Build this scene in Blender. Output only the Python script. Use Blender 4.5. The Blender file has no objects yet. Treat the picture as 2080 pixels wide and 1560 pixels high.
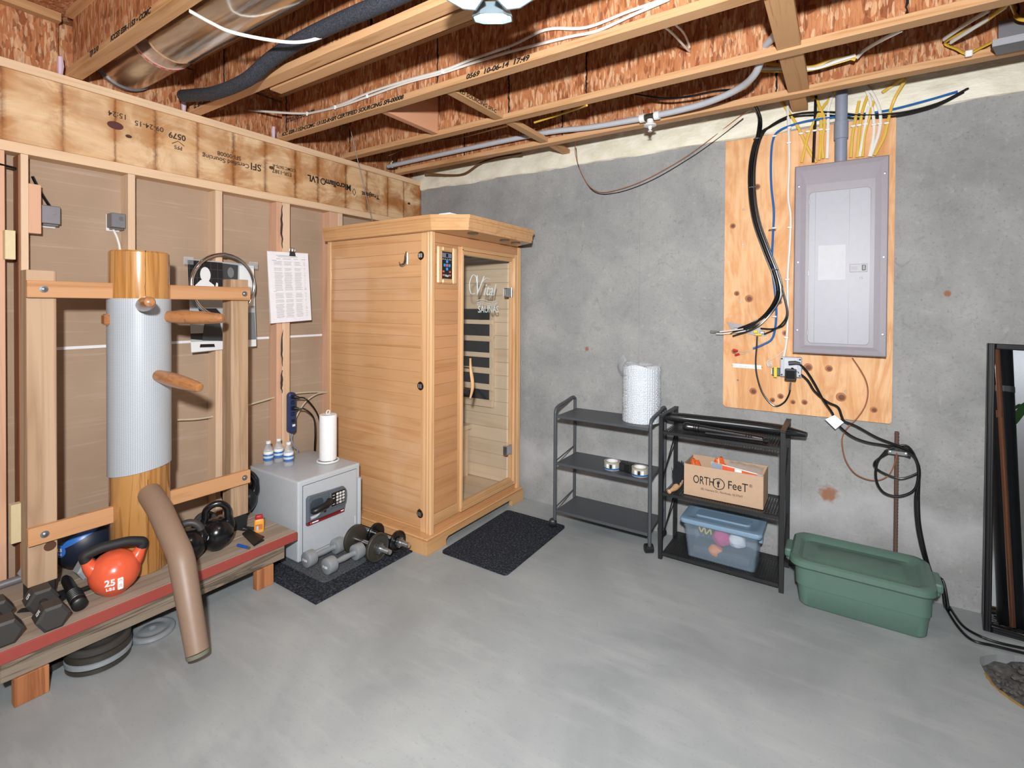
import bpy, bmesh, math, random
from mathutils import Vector, Matrix
random.seed(7)
PI = math.pi
S = bpy.context.scene
COL = S.collection

# ---------------------------------------------------------------- camera, world, lights, exposure
cd = bpy.data.cameras.new('camera'); cam = bpy.data.objects.new('camera', cd); COL.objects.link(cam)
cd.sensor_width = 36.0; cd.lens = 36.0*1020.45/2080
cd.shift_x = -5.67/2080; cd.shift_y = -147.19/2080
cd.clip_start = 0.02
_th, _pt, _a = 0.580977787, 0.0109988, -0.005904
_f0 = Vector((-math.sin(_th), math.cos(_th), 0)); _r0 = Vector((math.cos(_th), math.sin(_th), 0)); _u0 = Vector((0, 0, 1))
_f = _f0*math.cos(_pt)-_u0*math.sin(_pt); _u = _u0*math.cos(_pt)+_f0*math.sin(_pt)
_r2 = _r0*math.cos(_a)-_u*math.sin(_a); _u2 = _u*math.cos(_a)+_r0*math.sin(_a)
cam.matrix_world = Matrix(((_r2.x, _u2.x, -_f.x, 3.0209), (_r2.y, _u2.y, -_f.y, -3.1416), (_r2.z, _u2.z, -_f.z, 1.42), (0, 0, 0, 1)))
S.camera = cam
w = bpy.data.worlds.new('world'); S.world = w; w.use_nodes = True
w.node_tree.nodes['Background'].inputs[0].default_value = (0.8, 0.9, 1, 1)
w.node_tree.nodes['Background'].inputs[1].default_value = 0.05
def area(name, loc, target, size, power, color):
    l = bpy.data.lights.new(name, 'AREA'); l.shape = 'DISK'; l.size = size; l.energy = power; l.color = color
    o = bpy.data.objects.new(name, l); COL.objects.link(o); o.location = loc
    o.rotation_euler = (Vector(target)-Vector(loc)).to_track_quat('-Z', 'Y').to_euler()
    return o
area('flash', (3.10, -3.36, 1.80), (1.5, -0.6, 1.35), 0.12, 205, (0.98, 0.99, 1.0))
area('fill_light', (3.9, -4.6, 2.0), (2.6, -1.8, 0.3), 1.3, 9, (0.97, 0.985, 1.0))  # added soft fill behind the viewer, standing in for bounce and unseen lamps
area('fill_light', (1.2, -4.5, 2.0), (1.4, -2.2, 0.0), 1.2, 5, (0.97, 0.985, 1.0))  # second added fill, towards the stud wall side, no fixture modelled
area('fill_light', (5.1, -5.2, 2.35), (4.6, -5.6, 0.6), 0.8, 26, (0.97, 0.985, 1.0))  # added light, brightens the unseen walls that the mirror reflects
S.view_settings.view_transform = 'Standard'; S.view_settings.look = 'None'
S.view_settings.gamma = 1.0; S.view_settings.use_curve_mapping = False
S.view_settings.exposure = -0.52

# ---------------------------------------------------------------- helpers
def hexc(h):
    v = [int(h[i:i+2], 16)/255 for i in (0, 2, 4)]
    return tuple((c/12.92 if c <= 0.04045 else ((c+0.055)/1.055)**2.4) for c in v)+(1.0,)
def tag(o, label=None, cat=None, group=None, kind=None):
    if label: o['label'] = label
    if cat: o['category'] = cat
    if group: o['group'] = group
    if kind: o['kind'] = kind
    return o
def thing(name, label, cat, loc=(0, 0, 0), group=None):
    o = bpy.data.objects.new(name, None); COL.objects.link(o); o.location = loc; o.empty_display_size = 0.05
    return tag(o, label, cat, group)
def chain(o):
    m = Matrix.Identity(4)
    while o is not None:
        m = o.matrix_basis @ m; o = o.parent
    return m
def link(name, data, parent):
    o = bpy.data.objects.new(name, data); COL.objects.link(o)
    if parent is not None: o.parent = parent
    return o
def obj(name, bm, m, parent=None, smooth=False, kind=None, label=None):
    """one mesh object; bm is in world space and is moved into the parent's space"""
    if parent is not None: bm.transform(chain(parent).inverted())
    bmesh.ops.recalc_face_normals(bm, faces=bm.faces)
    if smooth:
        for f in bm.faces: f.smooth = True
        for e in bm.edges:
            if len(e.link_faces) == 2 and e.calc_face_angle(0) > 0.7: e.smooth = False
    me = bpy.data.meshes.new(name); bm.to_mesh(me); bm.free()
    ms = m if isinstance(m, (list, tuple)) else [m]
    for k in ms: me.materials.append(k)
    o = link(name, me, parent)
    return tag(o, label, None, None, kind)
def dup(root, loc, label=None, group=None):
    r = root.copy(); COL.objects.link(r); r.location = loc
    if label: r['label'] = label
    if group: r['group'] = group
    for ch in list(root.children):
        c = ch.copy(); COL.objects.link(c); c.parent = r
        for g in ch.children:
            d = g.copy(); COL.objects.link(d); d.parent = c
    return r
def NB(): return bmesh.new()
def box(bm, lo, hi, bev=0.0, seg=1, M=None):
    t = bmesh.new(); bmesh.ops.create_cube(t, size=1.0)
    lo = Vector(lo); hi = Vector(hi); c = (lo+hi)/2; d = hi-lo
    for v in t.verts: v.co = Vector((v.co.x*d.x, v.co.y*d.y, v.co.z*d.z))+c
    if bev: bmesh.ops.bevel(t, geom=list(t.edges), offset=bev, segments=seg, affect='EDGES', profile=0.6)
    if M is not None: t.transform(M)
    merge(bm, t); return bm
def merge(bm, t, mi=None):
    me = bpy.data.meshes.new('tmp'); 
    if mi is not None:
        for f in t.faces: f.material_index = mi
    t.to_mesh(me); t.free(); bm.from_mesh(me); bpy.data.meshes.remove(me)
def smoothpath(P, n=6):
    P = [Vector(p) for p in P]
    if len(P) < 3: return P
    out = []
    Q = [P[0]*2-P[1]]+P+[P[-1]*2-P[-2]]
    for i in range(1, len(Q)-2):
        a, b, c, d = Q[i-1], Q[i], Q[i+1], Q[i+2]
        for k in range(n):
            t = k/n
            out.append(0.5*((2*b)+(c-a)*t+(2*a-5*b+4*c-d)*t*t+(3*b-a-3*c+d)*t**3))
    out.append(P[-1]); return out
def tube(bm, P, r, seg=8, caps=True, flat=None, closed=False):
    """sweep a ring along P; r a number or list; flat=(wide,thin) squashes it into a ribbon cable"""
    P = [Vector(p) for p in P]; n = len(P)
    T = []
    for i in range(n):
        if closed: d = P[(i+1) % n]-P[(i-1) % n]
        else: d = P[min(i+1, n-1)]-P[max(i-1, 0)]
        T.append(d.normalized() if d.length > 1e-9 else Vector((0, 0, 1)))
    up = Vector((0, 0, 1)) if abs(T[0].z) < 0.9 else Vector((1, 0, 0))
    N = (up-T[0]*up.dot(T[0])).normalized(); rings = []
    for i in range(n):
        N = (N-T[i]*N.dot(T[i])).normalized(); B = T[i].cross(N)
        rr = r[i] if isinstance(r, (list, tuple)) else r
        ring = []
        for k in range(seg):
            a = 2*PI*k/seg
            if flat: q = N*math.cos(a)*flat[0]+B*math.sin(a)*flat[1]
            else: q = (N*math.cos(a)+B*math.sin(a))*rr
            ring.append(bm.verts.new(P[i]+q))
        rings.append(ring)
    for i in range(n if closed else n-1):
        A, Bq = rings[i], rings[(i+1) % n]
        for k in range(seg):
            bm.faces.new((A[k], A[(k+1) % seg], Bq[(k+1) % seg], Bq[k]))
    if caps and not closed:
        bm.faces.new(rings[0][::-1]); bm.faces.new(rings[-1])
    return bm
def lathe(bm, prof, c, axis=(0, 0, 1), seg=24, M=None):
    """revolve profile [(r, h), ...] about an axis through c"""
    ax = Vector(axis).normalized(); u = Vector((1, 0, 0)) if abs(ax.x) < 0.9 else Vector((0, 1, 0))
    u = (u-ax*u.dot(ax)).normalized(); v = ax.cross(u); c = Vector(c); rings = []
    for (r, h) in prof:
        if r < 1e-6: rings.append([bm.verts.new(c+ax*h)])
        else: rings.append([bm.verts.new(c+ax*h+(u*math.cos(2*PI*k/seg)+v*math.sin(2*PI*k/seg))*r) for k in range(seg)])
    for A, B in zip(rings[:-1], rings[1:]):
        if len(A) == 1 and len(B) == 1: continue
        for k in range(seg):
            k2 = (k+1) % seg
            if len(A) == 1: bm.faces.new((A[0], B[k2], B[k]))
            elif len(B) == 1: bm.faces.new((A[k], A[k2], B[0]))
            else: bm.faces.new((A[k], A[k2], B[k2], B[k]))
    if len(rings[0]) > 1: bm.faces.new(rings[0][::-1])
    if len(rings[-1]) > 1: bm.faces.new(rings[-1])
    return bm
def prism(bm, poly, axis, lo, hi):
    """extrude a 2D polygon along an axis: axis 0 -> poly is (y,z), 1 -> (x,z), 2 -> (x,y)"""
    def P(a, b, h): return {0: (h, a, b), 1: (a, h, b), 2: (a, b, h)}[axis]
    A = [bm.verts.new(P(a, b, lo)) for a, b in poly]; B = [bm.verts.new(P(a, b, hi)) for a, b in poly]
    n = len(poly)
    for i in range(n): bm.faces.new((A[i], A[(i+1) % n], B[(i+1) % n], B[i]))
    bm.faces.new(A[::-1]); bm.faces.new(B)
    return bm
def loft(bm, rings, cap0=True, cap1=True):
    R = [[bm.verts.new(p) for p in r] for r in rings]; n = len(R[0])
    for A, B in zip(R[:-1], R[1:]):
        for k in range(n): bm.faces.new((A[k], A[(k+1) % n], B[(k+1) % n], B[k]))
    if cap0: bm.faces.new(R[0][::-1])
    if cap1: bm.faces.new(R[-1])
    return bm
def rrect(x0, y0, x1, y1, r, n=5):
    out = []
    for cx, cy, a0 in ((x1-r, y0+r, -PI/2), (x1-r, y1-r, 0), (x0+r, y1-r, PI/2), (x0+r, y0+r, PI)):
        for k in range(n+1):
            a = a0+PI/2*k/n; out.append((cx+r*math.cos(a), cy+r*math.sin(a)))
    return out
def lettering(body, size, loc, ex, ey, m, parent, align='CENTER', shear=0.0, bold=0.0, sx=1.0, spacing=1.0, depth=0.0004, name='lettering'):
    c = bpy.data.curves.new(name, 'FONT'); c.body = body; c.size = size; c.align_x = align; c.align_y = 'CENTER'
    c.shear = shear; c.offset = bold; c.extrude = depth; c.space_character = spacing; c.resolution_u = 3
    c.materials.append(m)
    ex = Vector(ex).normalized(); ey = Vector(ey).normalized(); ez = ex.cross(ey)
    tmp = bpy.data.objects.new(name, c); COL.objects.link(tmp)
    dg = bpy.context.evaluated_depsgraph_get(); me = bpy.data.meshes.new_from_object(tmp.evaluated_get(dg))
    bpy.data.objects.remove(tmp); bpy.data.curves.remove(c)
    M = Matrix(((ex.x*sx, ey.x, ez.x, loc[0]), (ex.y*sx, ey.y, ez.y, loc[1]), (ex.z*sx, ey.z, ez.z, loc[2]), (0, 0, 0, 1)))
    me.transform(chain(parent).inverted() @ M); me.name = name
    return link(name, me, parent)
def cable(name, P, r, m, parent, seg=7, n=6, flat=None):
    return obj(name, tube(NB(), smoothpath(P, n), r, seg, flat=flat), m, parent, smooth=True)
def lone_cable(name, P, r, m, label, cat='cable', seg=7, n=6, flat=None):
    o = cable(name, P, r, m, None, seg, n, flat)
    return tag(o, label, cat)

# ---------------------------------------------------------------- materials
class MB:
    def __init__(s, name, rough=0.6, metal=0.0, color='888888', spec=0.5):
        s.m = bpy.data.materials.new(name); s.m.use_nodes = True; s.t = s.m.node_tree; s.n = s.t.nodes
        s.b = s.n['Principled BSDF']; s.b.inputs['Roughness'].default_value = rough; s.b.inputs['Metallic'].default_value = metal
        s.b.inputs['Base Color'].default_value = hexc(color) if isinstance(color, str) else color
        s.b.inputs['Specular IOR Level'].default_value = spec; s._co = None
    def node(s, ty, **kw):
        n = s.n.new(ty)
        for k, v in kw.items():
            if k in ('operation', 'blend_type', 'data_type', 'feature', 'wave_type', 'bands_direction', 'interpolation', 'noise_dimensions', 'distance'): setattr(n, k, v)
            else:
                i = n.inputs[int(k[1:])] if k[0] == '_' and k[1:].isdigit() else n.inputs[k.replace('_', ' ')]
                if isinstance(v, bpy.types.NodeSocket): s.t.links.new(v, i)
                else: i.default_value = v
        return n
    def co(s, scale=(1, 1, 1), rot=(0, 0, 0), rnd=True):
        tc = s.node('ShaderNodeTexCoord'); mp = s.node('ShaderNodeMapping')
        mp.inputs['Scale'].default_value = scale; mp.inputs['Rotation'].default_value = rot
        src = tc.outputs['Object']
        if rnd:
            oi = s.node('ShaderNodeObjectInfo'); mu = s.node('ShaderNodeMath', operation='MULTIPLY', _0=oi.outputs['Random'], _1=37.0)
            va = s.node('ShaderNodeVectorMath', operation='ADD', _0=src); cb = s.node('ShaderNodeCombineXYZ', X=mu.outputs[0], Y=mu.outputs[0], Z=mu.outputs[0])
            s.t.links.new(cb.outputs[0], va.inputs[1]); src = va.outputs[0]
        s.t.links.new(src, mp.inputs['Vector']); return mp.outputs[0]
    def noise(s, vec, scale, detail=3, rough=0.55, dist=0.0):
        return s.node('ShaderNodeTexNoise', Vector=vec, Scale=scale, Detail=detail, Roughness=rough, Distortion=dist).outputs['Fac']
    def ramp(s, fac, stops):
        r = s.node('ShaderNodeValToRGB', Fac=fac); e = r.color_ramp.elements
        while len(e) < len(stops): e.new(0.5)
        for k, (p, c) in enumerate(stops):
            e[k].position = p; e[k].color = hexc(c) if isinstance(c, str) else (c if not isinstance(c, (int, float)) else (c, c, c, 1))
        return r.outputs['Color']
    def mix(s, fac, a, b, mode='MIX'):
        n = s.node('ShaderNodeMix', data_type='RGBA', blend_type=mode)
        for sock, v in ((n.inputs['Factor'], fac), (n.inputs[6], a), (n.inputs[7], b)):
            if isinstance(v, bpy.types.NodeSocket): s.t.links.new(v, sock)
            else: sock.default_value = hexc(v) if isinstance(v, str) else v
        return n.outputs[2]
    def math(s, op, a, b=0.0): return s.node('ShaderNodeMath', operation=op, _0=a, _1=b).outputs[0]
    def base(s, c): s.t.links.new(c, s.b.inputs['Base Color']); return s
    def bump(s, h, strength=0.3, dist=0.002):
        b = s.node('ShaderNodeBump', Strength=strength, Distance=dist, Height=h); s.t.links.new(b.outputs[0], s.b.inputs['Normal']); return s
    def hue(s, col, amt=0.12):
        oi = s.node('ShaderNodeObjectInfo'); mr = s.node('ShaderNodeMapRange', Value=oi.outputs['Random']); mr.inputs['To Min'].default_value = 1-amt; mr.inputs['To Max'].default_value = 1+amt
        h = s.node('ShaderNodeHueSaturation', Color=col, Value=mr.outputs[0]); return h.outputs[0]
def plain(name, color, rough=0.5, metal=0.0, spec=0.5):
    M = MB(name, rough, metal, color, spec)
    n = M.noise(M.co(), 40, 2); M.base(M.mix(M.math('MULTIPLY', n, 0.12), color, '101010')); return M.m
def wood(name, c1, c2, axis, rough=0.6, dens=14.0, knots=None, amt=0.1, dark=None, spec=0.3, fine=1.0, coat=0.0):
    M = MB(name, rough, spec=spec)
    sc = [dens, dens, dens]; sc[axis] = dens*0.055
    v = M.co(sc)
    n = M.noise(v, 1.0, 4, 0.6, 1.2)
    sc2 = [dens*9]*3; sc2[axis] = dens*0.35
    n2 = M.noise(M.co(sc2), 1.0, 2, 0.6)
    col = M.ramp(n, [(0.3, c2), (0.5, c1), (0.68, c1), (0.75, c2)] if dark is None else [(0.3, c1), (0.48, c1), (0.55, dark), (0.6, c2), (0.72, c1)])
    col = M.mix(M.math('MULTIPLY', n2, 0.3*fine), col, c2)
    if knots:
        sc3 = [2.4]*3; sc3[axis] = 1.3
        vo = M.node('ShaderNodeTexVoronoi', Vector=M.co(sc3), Scale=knots, Randomness=1.0).outputs['Distance']
        k = M.ramp(vo, [(0.05, 1.0), (0.16, 0.0)])
        col = M.mix(k, col, '6a3c20')
    M.base(M.hue(col, amt)); M.bump(n2, 0.12, 0.001)
    M.b.inputs['Coat Weight'].default_value = coat; M.b.inputs['Coat Roughness'].default_value = 0.08
    return M.m

M = MB('floor_concrete', 0.5); v = M.co(rnd=False)
a = M.noise(v, 1.3, 4, 0.6, 0.6); b = M.noise(M.co((1, 5, 1), (0, 0, 0.6), False), 2.2, 4, 0.6); c = M.noise(v, 90, 2)
col = M.ramp(a, [(0.3, '838889'), (0.5, '929798'), (0.72, 'a0a4a4')]); col = M.mix(M.ramp(b, [(0.52, 0.0), (0.8, 0.4)]), col, 'b2b5b5')
col = M.mix(M.ramp(M.noise(M.co((1, 3.5, 1), (0, 0, 0.9), False), 9, 4, 0.65), [(0.55, 0.0), (0.75, 0.35)]), col, '83888a')
col = M.mix(M.ramp(c, [(0.62, 0.0), (0.75, 0.35)]), col, '6f7376'); M.base(col)
M.t.links.new(M.ramp(a, [(0.3, 0.42), (0.7, 0.6)]), M.b.inputs['Roughness']); M.bump(M.noise(v, 30, 5), 0.06, 0.004); M_FLOOR = M.m

M = MB('wall_concrete', 0.85, spec=0.25); v = M.co(rnd=False)
a = M.noise(v, 2.2, 6, 0.66, 0.3); b = M.noise(M.co((1, 1, 0.8), (0, 0.5, 0), False), 16.0, 5, 0.7, 1.2); c = M.noise(v, 70, 3, 0.7)
col = M.ramp(a, [(0.3, '838484'), (0.5, '939493'), (0.7, 'a2a2a0')])
col = M.mix(M.ramp(b, [(0.30, 0.5), (0.44, 0.0)]), col, '7b7a79')
col = M.mix(M.ramp(c, [(0.27, 0.7), (0.43, 0.0)]), col, '6a6969')
e_ = M.math('ABSOLUTE', M.math('SUBTRACT', M.noise(M.co((1, 1, 1.3), (0.3, 0.2, 0), False), 11, 4, 0.7, 2.0), 0.5))
col = M.mix(M.math('MULTIPLY', M.ramp(e_, [(0.0, 0.45), (0.016, 0.0)]), M.ramp(M.noise(v, 7, 3), [(0.5, 0.0), (0.62, 1.0)])), col, '666564')
col = M.mix(M.ramp(M.noise(v, 26, 5, 0.75), [(0.56, 0.0), (0.72, 0.4)]), col, 'b6b5b2')
sx = M.node('ShaderNodeSeparateXYZ', Vector=v); z = sx.outputs['Z']
low = M.math('SUBTRACT', M.math('ADD', z, M.math('MULTIPLY', M.noise(v, 3.0, 4), 0.5)), 0.25)
col = M.mix(M.ramp(low, [(0.16, 0.0), (0.36, 0.6), (0.5, 0.0)]), col, 'b4b3b6')
for px, pz, r in ((3.43, 1.49, 0.018), (2.96, 0.43, 0.05), (1.55, 1.13, 0.02)):
    d = M.node('ShaderNodeVectorMath', operation='DISTANCE', _0=v, _1=(px, 0, pz)).outputs['Value']
    d = M.math('ADD', d, M.math('MULTIPLY', M.noise(v, 45, 3), r*1.2))
    col = M.mix(M.ramp(M.math('DIVIDE', d, r*2), [(0.55, 0.85), (0.8, 0.0)]), col, '8f5a38')
M.base(col); M.bump(M.math('ADD', b, M.math('MULTIPLY', c, 0.5)), 0.35, 0.004); M_WALL = M.m

def osb(name):
    M = MB(name, 0.75, spec=0.25)
    def strands(sc, rot):
        vv = M.co(sc, rot, False); ds = M.node('ShaderNodeVectorMath', operation='ADD', _0=vv); nz = M.node('ShaderNodeTexNoise', Vector=vv, Scale=0.6, Detail=1.0)
        sub = M.node('ShaderNodeVectorMath', operation='SCALE', _0=nz.outputs['Color'], Scale=0.5); M.t.links.new(sub.outputs[0], ds.inputs[1])
        c = M.node('ShaderNodeTexVoronoi', Vector=ds.outputs[0], Scale=1.0, Randomness=1.0).outputs['Color']
        return M.node('ShaderNodeSeparateColor', Color=c).outputs
    A = strands((36, 36, 13), (0, 0.15, 0)); B = strands((40, 40, 14), (0.35, 0.75, 0.2)); C = strands((38, 38, 15), (-0.3, -0.8, 0.5)); D = strands((120, 120, 26), (0.1, 0.35, 0.3)); E2 = strands((110, 110, 28), (0.2, -0.6, 0.1))
    stops = [(0.02, '8f5433'), (0.15, 'ad6d45'), (0.5, 'b5764c'), (0.85, 'be835a'), (0.97, 'cd9c74')]
    col = M.mix(M.math('GREATER_THAN', A[1], 0.52), M.ramp(A[0], stops), M.ramp(B[0], stops)); col = M.mix(M.math('GREATER_THAN', B[2], 0.66), col, M.ramp(C[0], stops))
    col = M.mix(M.ramp(D[0], [(0.86, 0.0), (0.9, 0.6)]), col, 'd9b48e'); col = M.mix(M.ramp(E2[0], [(0.88, 0.0), (0.92, 0.6)]), col, 'dcb894'); col = M.mix(M.ramp(D[1], [(0.9, 0.0), (0.95, 0.6)]), col, '6e3c22'); col = M.mix(M.ramp(E2[1], [(0.92, 0.0), (0.95, 0.6)]), col, '6b3a20')
    fb = M.noise(M.co((160, 160, 16), (0.1, 0.15, 0), False), 1.0, 3, 0.7); col = M.mix(M.ramp(fb, [(0.35, 0.45), (0.55, 0.0)]), col, '7d452a')
    M.base(col); M.bump(fb, 0.2, 0.002); return M.m
M_OSB = osb('osb_flakes')

M_STUD = wood('stud_pine', 'dfc2a4', 'cda684', 2, 0.7, 12, amt=0.06)
M_STUDP = wood('stud_pink_pine', 'd6ab8e', 'c29072', 2, 0.7, 12, amt=0.05)
M_PLATE = wood('plate_pine', 'dfc09e', 'cba680', 1, 0.7, 12, amt=0.05)
M_FLANGE = wood('joist_flange_wood', 'cfa277', 'b08052', 0, 0.65, 22, amt=0.07)
M_BRACE = wood('brace_wood', 'c89c70', 'a87a50', 1, 0.65, 22, amt=0.1)
M_BLOCKP = wood('block_pink_wood', 'cf9a78', 'b97f5c', 1, 0.7, 14)
M = MB('lvl_veneer', 0.6, spec=0.3)
n = M.noise(M.co((14, 0.9, 9), rnd=False), 1.0, 5, 0.6, 1.5); v = M.co(rnd=False)
col = M.ramp(n, [(0.25, 'c8945e'), (0.45, 'd6af84'), (0.62, 'e2c39c'), (0.8, 'c4915c')])
sp = M.node('ShaderNodeSeparateXYZ', Vector=v)
pn = M.noise(M.co((1, 1.6, 2.2), rnd=False), 2.6, 5, 0.65, 0.6)
rgt = M.node('ShaderNodeMapRange', Value=sp.outputs['Y']); rgt.inputs['From Min'].default_value = -2.4; rgt.inputs['From Max'].default_value = -0.2; rgt.inputs['To Min'].default_value = 0.45; rgt.inputs['To Max'].default_value = 1.0
col = M.mix(M.math('MULTIPLY', M.ramp(pn, [(0.42, 0.0), (0.62, 0.9)]), rgt.outputs[0]), col, '9c602c')
yy = M.math('ADD', M.math('MULTIPLY', sp.outputs['Y'], 5.1), M.math('MULTIPLY', M.noise(M.co((0, 1.1, 0), rnd=False), 3.0, 2), 0.9))
jag = M.math('MULTIPLY', M.noise(M.co((1, 9, 30), rnd=False), 2.0, 3), 0.10)
fr = M.math('ABSOLUTE', M.math('SUBTRACT', M.math('FRACT', M.math('ADD', yy, jag)), 0.5))
col = M.mix(M.math('MULTIPLY', M.ramp(fr, [(0.0, 0.75), (0.3, 0.0)]), M.ramp(pn, [(0.4, 0.1), (0.55, 1.0)])), col, 'ab6a30')
st = M.math('MULTIPLY', M.ramp(fr, [(0.0, 1.0), (0.018, 0.6), (0.07, 0.0)]), M.ramp(M.noise(M.co((1, 2.2, 3.4), rnd=False), 2.3, 4), [(0.34, 0.4), (0.58, 1.0)]))
col = M.mix(M.math('MULTIPLY', st, M.math('ADD', M.math('MULTIPLY', rgt.outputs[0], 0.4), 0.55)), col, '57290e')
M.base(col); M_LVL = M.m
M_PAPER = None
M = MB('drywall_back_paper', 0.85, spec=0.2); v = M.co(rnd=False)
a = M.noise(M.co((1, 0.7, 22), rnd=False), 3.0, 4, 0.6); b = M.noise(v, 2.0, 3)
col = M.ramp(b, [(0.3, 'a28a74'), (0.7, 'ae9680')]); col = M.mix(M.ramp(a, [(0.56, 0.0), (0.8, 0.6)]), col, 'c2afa0')
M.base(col); M_SHEATH = M.m
M = MB('spray_foam_skin', 0.55, color='e6deb9', spec=0.4)
v = M.co(rnd=False); M.base(M.ramp(M.noise(v, 8, 4), [(0.3, 'd2ccb4'), (0.6, 'e6e1d0')])); M.bump(M.noise(M.co((1, 1, 2.2), rnd=False), 26, 4), 0.5, 0.01); M_FOAM = M.m
M_SIDE = wood('cedar_boards_lengthwise', 'cd9f72', 'bb885a', 0, 0.2, 11, amt=0.05, spec=0.5, coat=0.6)
M_FRONT = wood('cedar_boards_front', 'c69062', 'b07a4c', 1, 0.22, 11, amt=0.07, spec=0.5, coat=0.35)
M_TRIMZ = wood('cedar_trim_upright', 'd6ab7e', 'c09062', 2, 0.25, 13, amt=0.05, coat=0.3)
M_TRIMY = wood('cedar_trim_level', 'cfa070', 'b88858', 1, 0.25, 13, amt=0.05, coat=0.3)
M_TRIMX = wood('cedar_trim_side', 'cd9f70', 'b98858', 0, 0.25, 13, amt=0.05, coat=0.3)
M_INNER = wood('pale_inner_boards', 'e6d2b8', 'd8bea0', 0, 0.5, 11, amt=0.05)
M_TRUNK = wood('varnished_trunk', 'c08d54', 'b27d44', 2, 0.2, 13, dark='9a6630', amt=0.0, coat=0.6)
M_ARM = wood('varnished_arm', 'a8744a', '8c5a34', 0, 0.3, 40, amt=0.04, coat=0.4)
M_POST = wood('treated_post', 'b99c80', 'ac8e70', 2, 0.7, 7, dark='9c7e62', amt=0.06)
M_RAIL = wood('fir_rail', 'c4946a', 'ac7a50', 1, 0.5, 15, amt=0.06)
M_OLD = wood('weathered_board', 'a09182', '958574', 1, 0.85, 7, dark='8a7b6c', amt=0.06)
M_OLDD = wood('grey_weathered_apron', '8e8070', '6a5d4f', 1, 0.85, 20, dark='4c4238', fine=1.7, amt=0.05)
M_CEDAR = wood('red_cedar_leg', 'b0764e', '9a623e', 2, 0.6, 9, dark='885232', amt=0.08)
M = MB('knotty_plywood', 0.65, spec=0.3); v = M.co(rnd=False)
g1 = M.noise(M.co((4.5, 4.5, 1.1), rnd=False), 1.0, 5, 0.6, 1.6); g2 = M.noise(v, 3.2, 4, 0.6); g3 = M.noise(M.co((60, 60, 3), rnd=False), 1.0, 3, 0.6)
col = M.ramp(g1, [(0.25, 'bd8150'), (0.4, 'd49e6c'), (0.5, 'e0b488'), (0.6, 'd09866'), (0.7, 'e2bb92'), (0.85, 'c58a58')])
col = M.mix(M.ramp(g2, [(0.5, 0.0), (0.72, 0.6)]), col, 'b97c4c'); col = M.mix(M.ramp(g3, [(0.55, 0.0), (0.75, 0.35)]), col, 'ae7444')
M.base(col); M_PLY = M.m
M_REDP = plain('chipped_red_paint', '9b443c', 0.55)
M_BLK = plain('black_plastic', '17181a', 0.4); M_VINYL = plain('glossy_black_nylon', '15171a', 0.28, 0, 0.7); M_BLKR = plain('black_rubber', '1c1d1f', 0.65); M_BLKM = plain('black_powder_coat', '1e1f21', 0.42)
M_GREYM = plain('graphite_powder_coat', '4a4e53', 0.42); M_ENAM = plain('black_enamel', '121316', 0.2)
M_IRON = plain('dark_iron', '4a4640', 0.42, 0.5); M_HEXB = plain('worn_black_rubber', '3a3836', 0.5); M_HEXG = plain('grey_dumbbell_iron', '989ca0', 0.5)
M_SILV = plain('grey_painted_iron', '9aa0a4', 0.36, 0.3); M_CHR = plain('chrome', 'd4d6d8', 0.12, 1.0); M_STEEL = plain('dull_steel', '9a9c9e', 0.35, 0.9)
M_GALV = plain('galvanized_metal', '8c8b90', 0.45, 0.55); M_WHITE = plain('white_plastic', 'e8e8e6', 0.4); M_WHITEC = plain('white_cable_jacket', 'dcd8d0', 0.45)
M_YEL = plain('yellow_cable_jacket', 'd2ab3e', 0.45); M_BLUEC = plain('blue_cable_jacket', '1f62a8', 0.4); M_BEIGE = plain('beige_cable_jacket', 'cbbda2', 0.5)
M_BLKC = plain('black_cable_jacket', '0d0e10', 0.25, 0, 0.6); M_BROWNC = plain('brown_cable_jacket', '6b4526', 0.5); M_COP = plain('copper', 'c28464', 0.32, 0.6)
M_PVC = plain('grey_white_pvc', 'b9bcc2', 0.4); M_CONDUIT = plain('grey_conduit', '858c9c', 0.45); M_INK = plain('black_ink', '1b1714', 0.7); M_INKL = plain('faded_ink', '3c3027', 0.8)
M_PRINT = plain('white_print', 'f2f2f0', 0.5); M_SAFE = plain('pale_grey_enamel', 'b9bfc4', 0.32); M_SAFED = plain('slate_grey_plastic', '5a626b', 0.35)
M_ORANGE = plain('orange_vinyl', 'e2603f', 0.25); M_ORNB = plain('orange_plastic', 'f0a23c', 0.4); M_RED = plain('red_plastic', 'b8222a', 0.4); M_DKRED = plain('dark_red_stripe', '6d1622', 0.4)
M_GREEN = plain('green_polyethylene', '557166', 0.42); M_NAVY = plain('navy_plastic', '23375f', 0.4); M_PANEL = plain('grey_panel_enamel', '8f8a91', 0.45); M_DOORP = plain('pale_panel_door', '9d9da6', 0.45)
M_CARD = plain('cardboard', 'bd9f84', 0.8); M_CARDIN = plain('cardboard_inside', 'a07e5e', 0.85); M_LEGB = plain('brown_wrapped_leg', '8a7260', 0.48); M_PAP = plain('white_paper', 'eeeef2', 0.7)
M_TOWEL = plain('paper_towel', 'f0f0f0', 0.9); M_YELB = plain('yellow_tape', 'e2c42a', 0.5); M_ORBAG = plain('orange_plastic_bag', 'cf5a20', 0.35); M_DARK = plain('dark_void', '0b0b0c', 0.9)
M_HEAT = plain('black_heater_cloth', '26272b', 0.8); M_BLUEB = plain('blue_ball_panel', '2d6fc4', 0.35); M_NAVYB = plain('dark_blue_ball', '1b2333', 0.45)
M_RUST = plain('rusty_rebar', '5a4438', 0.8); M_LABEL = plain('blue_bottle_label', '3f6fb2', 0.4); M_CREAM = plain('cream_wood', 'e2cfa4', 0.6); M_GREYT = plain('grey_text', '8d9098', 0.7)
M_PINKF = plain('pink_insulation', 'd9c0cf', 0.9)
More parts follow.
